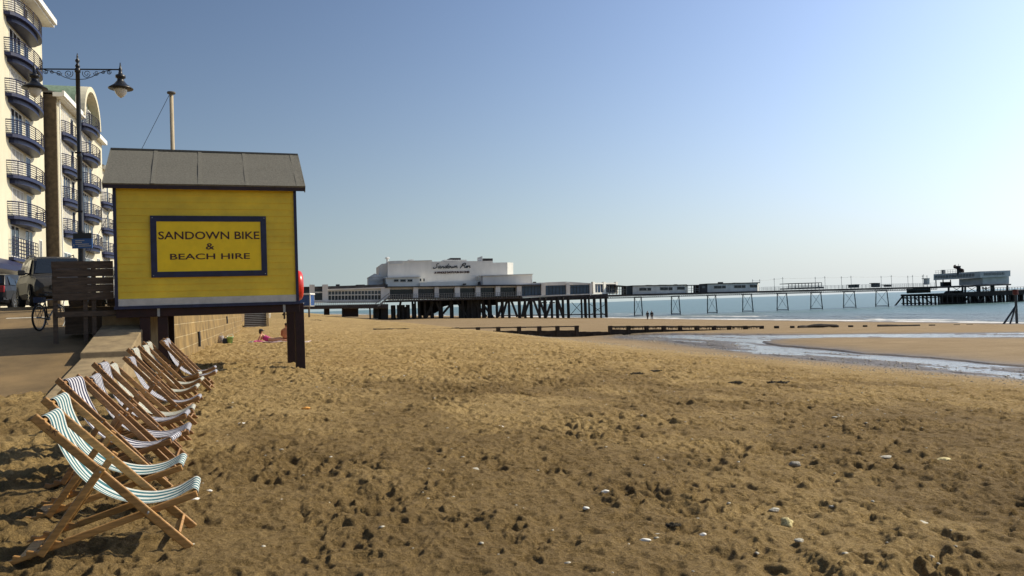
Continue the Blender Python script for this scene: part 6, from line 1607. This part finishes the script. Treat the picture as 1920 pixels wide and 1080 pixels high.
def bag(px, py, Y, w, h, mat, label, strap=True):
    p = aty(px, py, Y); zg = ground(p[0], Y); t = empty('beach_bag', (p[0], Y, zg), .2, label, 'bag')
    mb = MB(); secs = []
    for f, k in ((0, .85), (.15, 1), (.6, .95), (.9, .8), (1, .7)): secs.append([(w * k * math.cos(i * math.pi / 8) * (1 + .06 * math.sin(3 * i)), .6 * w * k * math.sin(i * math.pi / 8), h * f + .01 * math.sin(2 * i)) for i in range(16)])
    mb.loft(secs); b = obj('body', mb, M[mat], t, local=True, smooth=True)
    mb = MB(); mb.tube([(-w * .4, 0, h * .9), (-w * .3, 0, h * 1.25), (0, 0, h * 1.4), (w * .3, 0, h * 1.25), (w * .4, 0, h * .9)], .012, 6); obj('handle', mb, M[mat], t, local=True)
bag(414.5, 639, 41.0, .17, .38, 'bagmix', 'patterned pale bag against the foot of the stone wall')
bag(423.5, 639, 40.8, .17, .26, 'bagblue', 'dark blue bag between the patterned bag and lime bucket')
p = aty(431.5, 639, 40.7); zg = ground(p[0], 40.7); t = empty('bucket', (p[0], 40.7, zg), 0, 'lime green bucket beside the bags at the stone wall', 'bucket')
mb = MB(); mb.lathe((0, 0, 0), [(.11, 0), (.16, .30), (.17, .30), (.17, .33), (.15, .33), (.10, .02)], 14); obj('body', mb, M['lime'], t, local=True, smooth=True)
mb = MB(); mb.tube([(-.16, 0, .32), (-.12, .1, .42), (0, .14, .46), (.12, .1, .42), (.16, 0, .32)], .01, 5); obj('handle', mb, M['white'], t, local=True)
# two figures on the lower landing stage
for px, lb in ((1843.5, 'tiny person standing on the landing stage, left of two'), (1849, 'tiny person standing on the landing stage, right of two')):
    s, z = ps(px, 547.2, 3); q = PT(s, 3, z); t = empty('person', q, 0, lb, 'person', 'figures on the landing stage')
    nd = {'pel': ((0, 0, .95), (.16, .12)), 'chest': ((0, 0, 1.3), (.19, .13)), 'nb': ((0, 0, 1.46), (.1, .08)), 'nk': ((0, 0, 1.53), .055), 'hd': ((0, .02, 1.66), (.08, .09)), 'cr': ((0, .02, 1.75), .06)}
    lk = [('pel', 'chest'), ('chest', 'nb'), ('nb', 'nk'), ('nk', 'hd'), ('hd', 'cr')]
    for sg, nm in ((-1, 'l'), (1, 'r')):
        nd.update({nm + 'h': ((sg * .1, 0, .88), .1), nm + 'k': ((sg * .1, .02, .5), .07), nm + 'a': ((sg * .1, 0, .08), .045), nm + 't': ((sg * .12, -.13, .04), .035), nm + 's': ((sg * .2, 0, 1.4), .07), nm + 'e': ((sg * .27, .02, 1.13), .05), nm + 'w': ((sg * .24, -.08, .9), .035)})
        lk += [('pel', nm + 'h'), (nm + 'h', nm + 'k'), (nm + 'k', nm + 'a'), (nm + 'a', nm + 't'), ('nb', nm + 's'), (nm + 's', nm + 'e'), (nm + 'e', nm + 'w')]
        hand(nd, lk, nm + 'w', -sg, (0, -.1, -1), nm)
    n, e = figure(nd, lk); skin_body('body', n, e, M['darkcloth'], t, sub=1)

# ================================================================== stones, shells, weed
def hit(px, py):
    z = 0.0
    for _ in range(12):
        p = atz(px, py, z); z = .5 * z + .5 * ground(p[0], p[1])
    return p[0], p[1], z
def rock(px, py, r, mat, name, label, cat, seed, flat=.6, el=1.3, rot=0.0, lift=.25, grp=None):
    x, y, z = hit(px, py); rr = random.Random(seed); bm = bmesh.new(); bmesh.ops.create_icosphere(bm, subdivisions=3, radius=1)
    ph_ = [rr.uniform(0, 6) for _ in range(6)]
    mb = MB()
    for v in bm.verts:
        c = v.co; k = 1 + .16 * math.sin(2.3 * c.x + ph_[0]) * math.cos(2.1 * c.y + ph_[1]) + .10 * math.sin(4.7 * c.z + 3 * c.x + ph_[2]) + .06 * math.sin(9 * c.y + ph_[3])
        a, b, d = c.x * k * r * el, c.y * k * r, c.z * k * r * flat
        a *= .85; b *= .85; d *= .85; mb.v.append((a * math.cos(rot) - b * math.sin(rot), a * math.sin(rot) + b * math.cos(rot), d))
    mb.f = [tuple(v.index for v in f.verts) for f in bm.faces]; bm.free()
    o = obj(name, mb, M[mat], smooth=True); o.location = (x, y, z + r * flat * .08); tag(o, label, cat, grp); return o
rock(1476, 983, .052, 'yellowstone', 'stone', 'pitted pale yellow stone lying on the foreground sand', 'stone', 1, .9, 1.25, .9)
rock(1491, 871, .052, 'greystone', 'stone', 'smooth round grey stone half sunk in the sand', 'stone', 2, .7, 1.2, 2.6)
rock(1498, 1014, .026, 'stone', 'stone', 'small whitish stone near the pitted yellow one', 'stone', 3, .7)
rock(1318, 1004, .024, 'shell', 'stone', 'white pebble right of the dark weed clump in the foreground', 'stone', 4, .7)
rock(1210, 1013, .026, 'shell', 'shell', 'white shell left of the dark weed clump in the foreground', 'shell', 5, .5, 1.6)
rock(1232, 1003, .020, 'stone', 'shell', 'small pale shell just above a white shell in the foreground', 'shell', 6, .6)
rock(1452, 956, .035, 'stone', 'stone', 'flat pale stone above the pitted yellow one', 'stone', 7, .45, 1.5, .4)
rock(891, 880, .032, 'stone', 'stone', 'pale flat stone in the middle of the foreground sand', 'stone', 8, .55, 1.4, .2)
rock(690, 892, .026, 'shell', 'shell', 'white shell left of centre on the foreground sand', 'shell', 9, .5, 1.2)
rock(1134, 922, .026, 'shell', 'shell', 'white shell casting a dark shadow right of centre', 'shell', 10, .6, 1.5)
rock(1098, 953, .024, 'shell', 'shell', 'white shell below and left of another right of centre', 'shell', 11, .6, 1.2)
rock(355, 938, .055, 'shell', 'stone', 'pale stone beside the front of the nearest deck chair', 'stone', 12, .5, 1.5, .2)
rock(391, 921, .028, 'shell', 'shell', 'small white shell just right of the nearest deck chairs', 'shell', 13, .55, 1.3)
rock(574, 766, .055, 'orange', 'shell', 'orange shell on the sand between chairs and hut stilts', 'shell', 14, .5)
rock(452, 795, .045, 'shell', 'shell', 'white shell on the sand level with the middle deck chairs', 'shell', 15, .5, 1.5)
rock(758, 706, .055, 'shell', 'stone', 'white stone on the sand right of the hut stilts', 'stone', 16, .6, 1.2)
rock(939, 801, .04, 'shell', 'shell', 'white shell straight ahead in the middle distance', 'shell', 17, .6, 1.1)
rock(1571, 783, .06, 'stone', 'stone', 'pale stone on the right side of the dry sand', 'stone', 18, .5, 1.6)
rock(1660, 857, .045, 'stone', 'stone', 'flat whitish stone in the right foreground sand', 'stone', 19, .4, 1.8, .3)
rock(1769, 862, .06, 'yellowstone', 'stone', 'buff stone near the right edge of the dry sand', 'stone', 20, .4, 1.8, .3)
rock(1726, 982, .04, 'stone', 'stone', 'pale stone in the right foreground beside small dents', 'stone', 21, .5, 1.4)
rock(1560, 950, .03, 'stone', 'stone', 'tiny grey-white stone right of the pitted yellow one', 'stone', 22, .6)
def weed(px, py, r, label, seed, flat=.25, el=1.7):
    x, y, z = hit(px, py); rr = random.Random(seed); mb = MB()
    for k in range(160):
        a = rr.uniform(0, 6.28); d = r * math.sqrt(rr.random()); cx, cy = d * el * math.cos(a), d * math.sin(a)
        pts = [(cx, cy, flat * r * rr.uniform(.0, .8))]
        for j in range(4):
            q = pts[-1]; pts.append((q[0] + rr.uniform(-.3, .3) * r, q[1] + rr.uniform(-.3, .3) * r, max(0, q[2] + rr.uniform(-.3, .3) * r * flat * 2)))
        mb.tube(pts, r * .06, 4)
    o = obj('seaweed_clump', mb, M['weed']); o.location = (x, y, z + .01); tag(o, label, 'seaweed')
weed(1262, 988, .036, 'dark round weed clump lying in the foreground sand', 31, .25, 1.3)
weed(1458, 719, .12, 'long dark weed clump on the smooth sand near the water', 32)
weed(1380, 719, .09, 'smaller dark weed clump left of the long one near the water', 33)
weed(592, 602.5, .5, 'far dark weed patch on the sand right of the hut stilts', 34, .2)
weed(1228, 697, .09, 'dark weed scrap on the sand close to the pool edge', 35)
weed(1195, 702, .09, 'dark weed scrap left of another near the pool edge', 36)
# pebbles and shell grit that nobody could count
mb = MB(); rr = random.Random(99)
oct_v = [(1, 0, 0), (0, 1, 0), (-1, 0, 0), (0, -1, 0), (0, 0, 1), (.6, .6, .55), (-.6, .6, .55), (-.6, -.6, .55), (.6, -.6, .55)]
oct_f = [(4, 5, 6), (4, 6, 7), (4, 7, 8), (4, 8, 5), (5, 0, 1), (5, 1, 6), (6, 1, 2), (6, 2, 7), (7, 2, 3), (7, 3, 8), (8, 3, 0), (8, 0, 5)]
cand = []
for k in range(4600):
    if k < 1500: u = 3 + 55 * rr.random() ** 1.6; v = rr.uniform(-1, 19); r = rr.uniform(.006, .017) * (1 + u * .018)
    elif k < 2900: u = 12 + 62 * rr.random(); v = rr.gauss(22.6, 1.4); r = rr.uniform(.02, .045)
    else: u = 16 + 56 * rr.random(); v = 23.2 + .122 * u + rr.uniform(-1.4, 3.2) ; r = rr.uniform(.025, .06) * (1.6 if rr.random() < .08 else 1)
    cand.append((u, v, r))
mb2 = {'pale': MB(), 'dark': MB()}
for u, v, r in cand:
    p = UV(u, v, 0)
    i = np.argmin((np.abs(RAD - math.hypot(p[0], p[1])))); j = int(np.argmin(np.abs(ANG - math.degrees(math.atan2(p[0], p[1])))))
    z = gz[i * len(ANG) + j]; a = rr.uniform(0, 6.28); ca, sa_ = math.cos(a), math.sin(a); el = rr.uniform(1, 1.7); fl = rr.uniform(.4, .8)
    b = mb2['pale' if (v < 19.5 or rr.random() < .25) else 'dark']
    b.add([(p[0] + (x * el * ca - y * sa_) * r, p[1] + (x * el * sa_ + y * ca) * r, z + zz * r * fl - .12 * r) for x, y, zz in oct_v], oct_f, raw=True)
single('pebbles', mb2['pale'], M['stone'], 'scattered pale pebbles and shell grit over the sand', 'pebbles', kind='stuff', recalc=False, smooth=True)
single('pebbles', mb2['dark'], M['greystone'], 'band of dark pebbles along the edge of the channel', 'pebbles', kind='stuff', recalc=False, smooth=True)
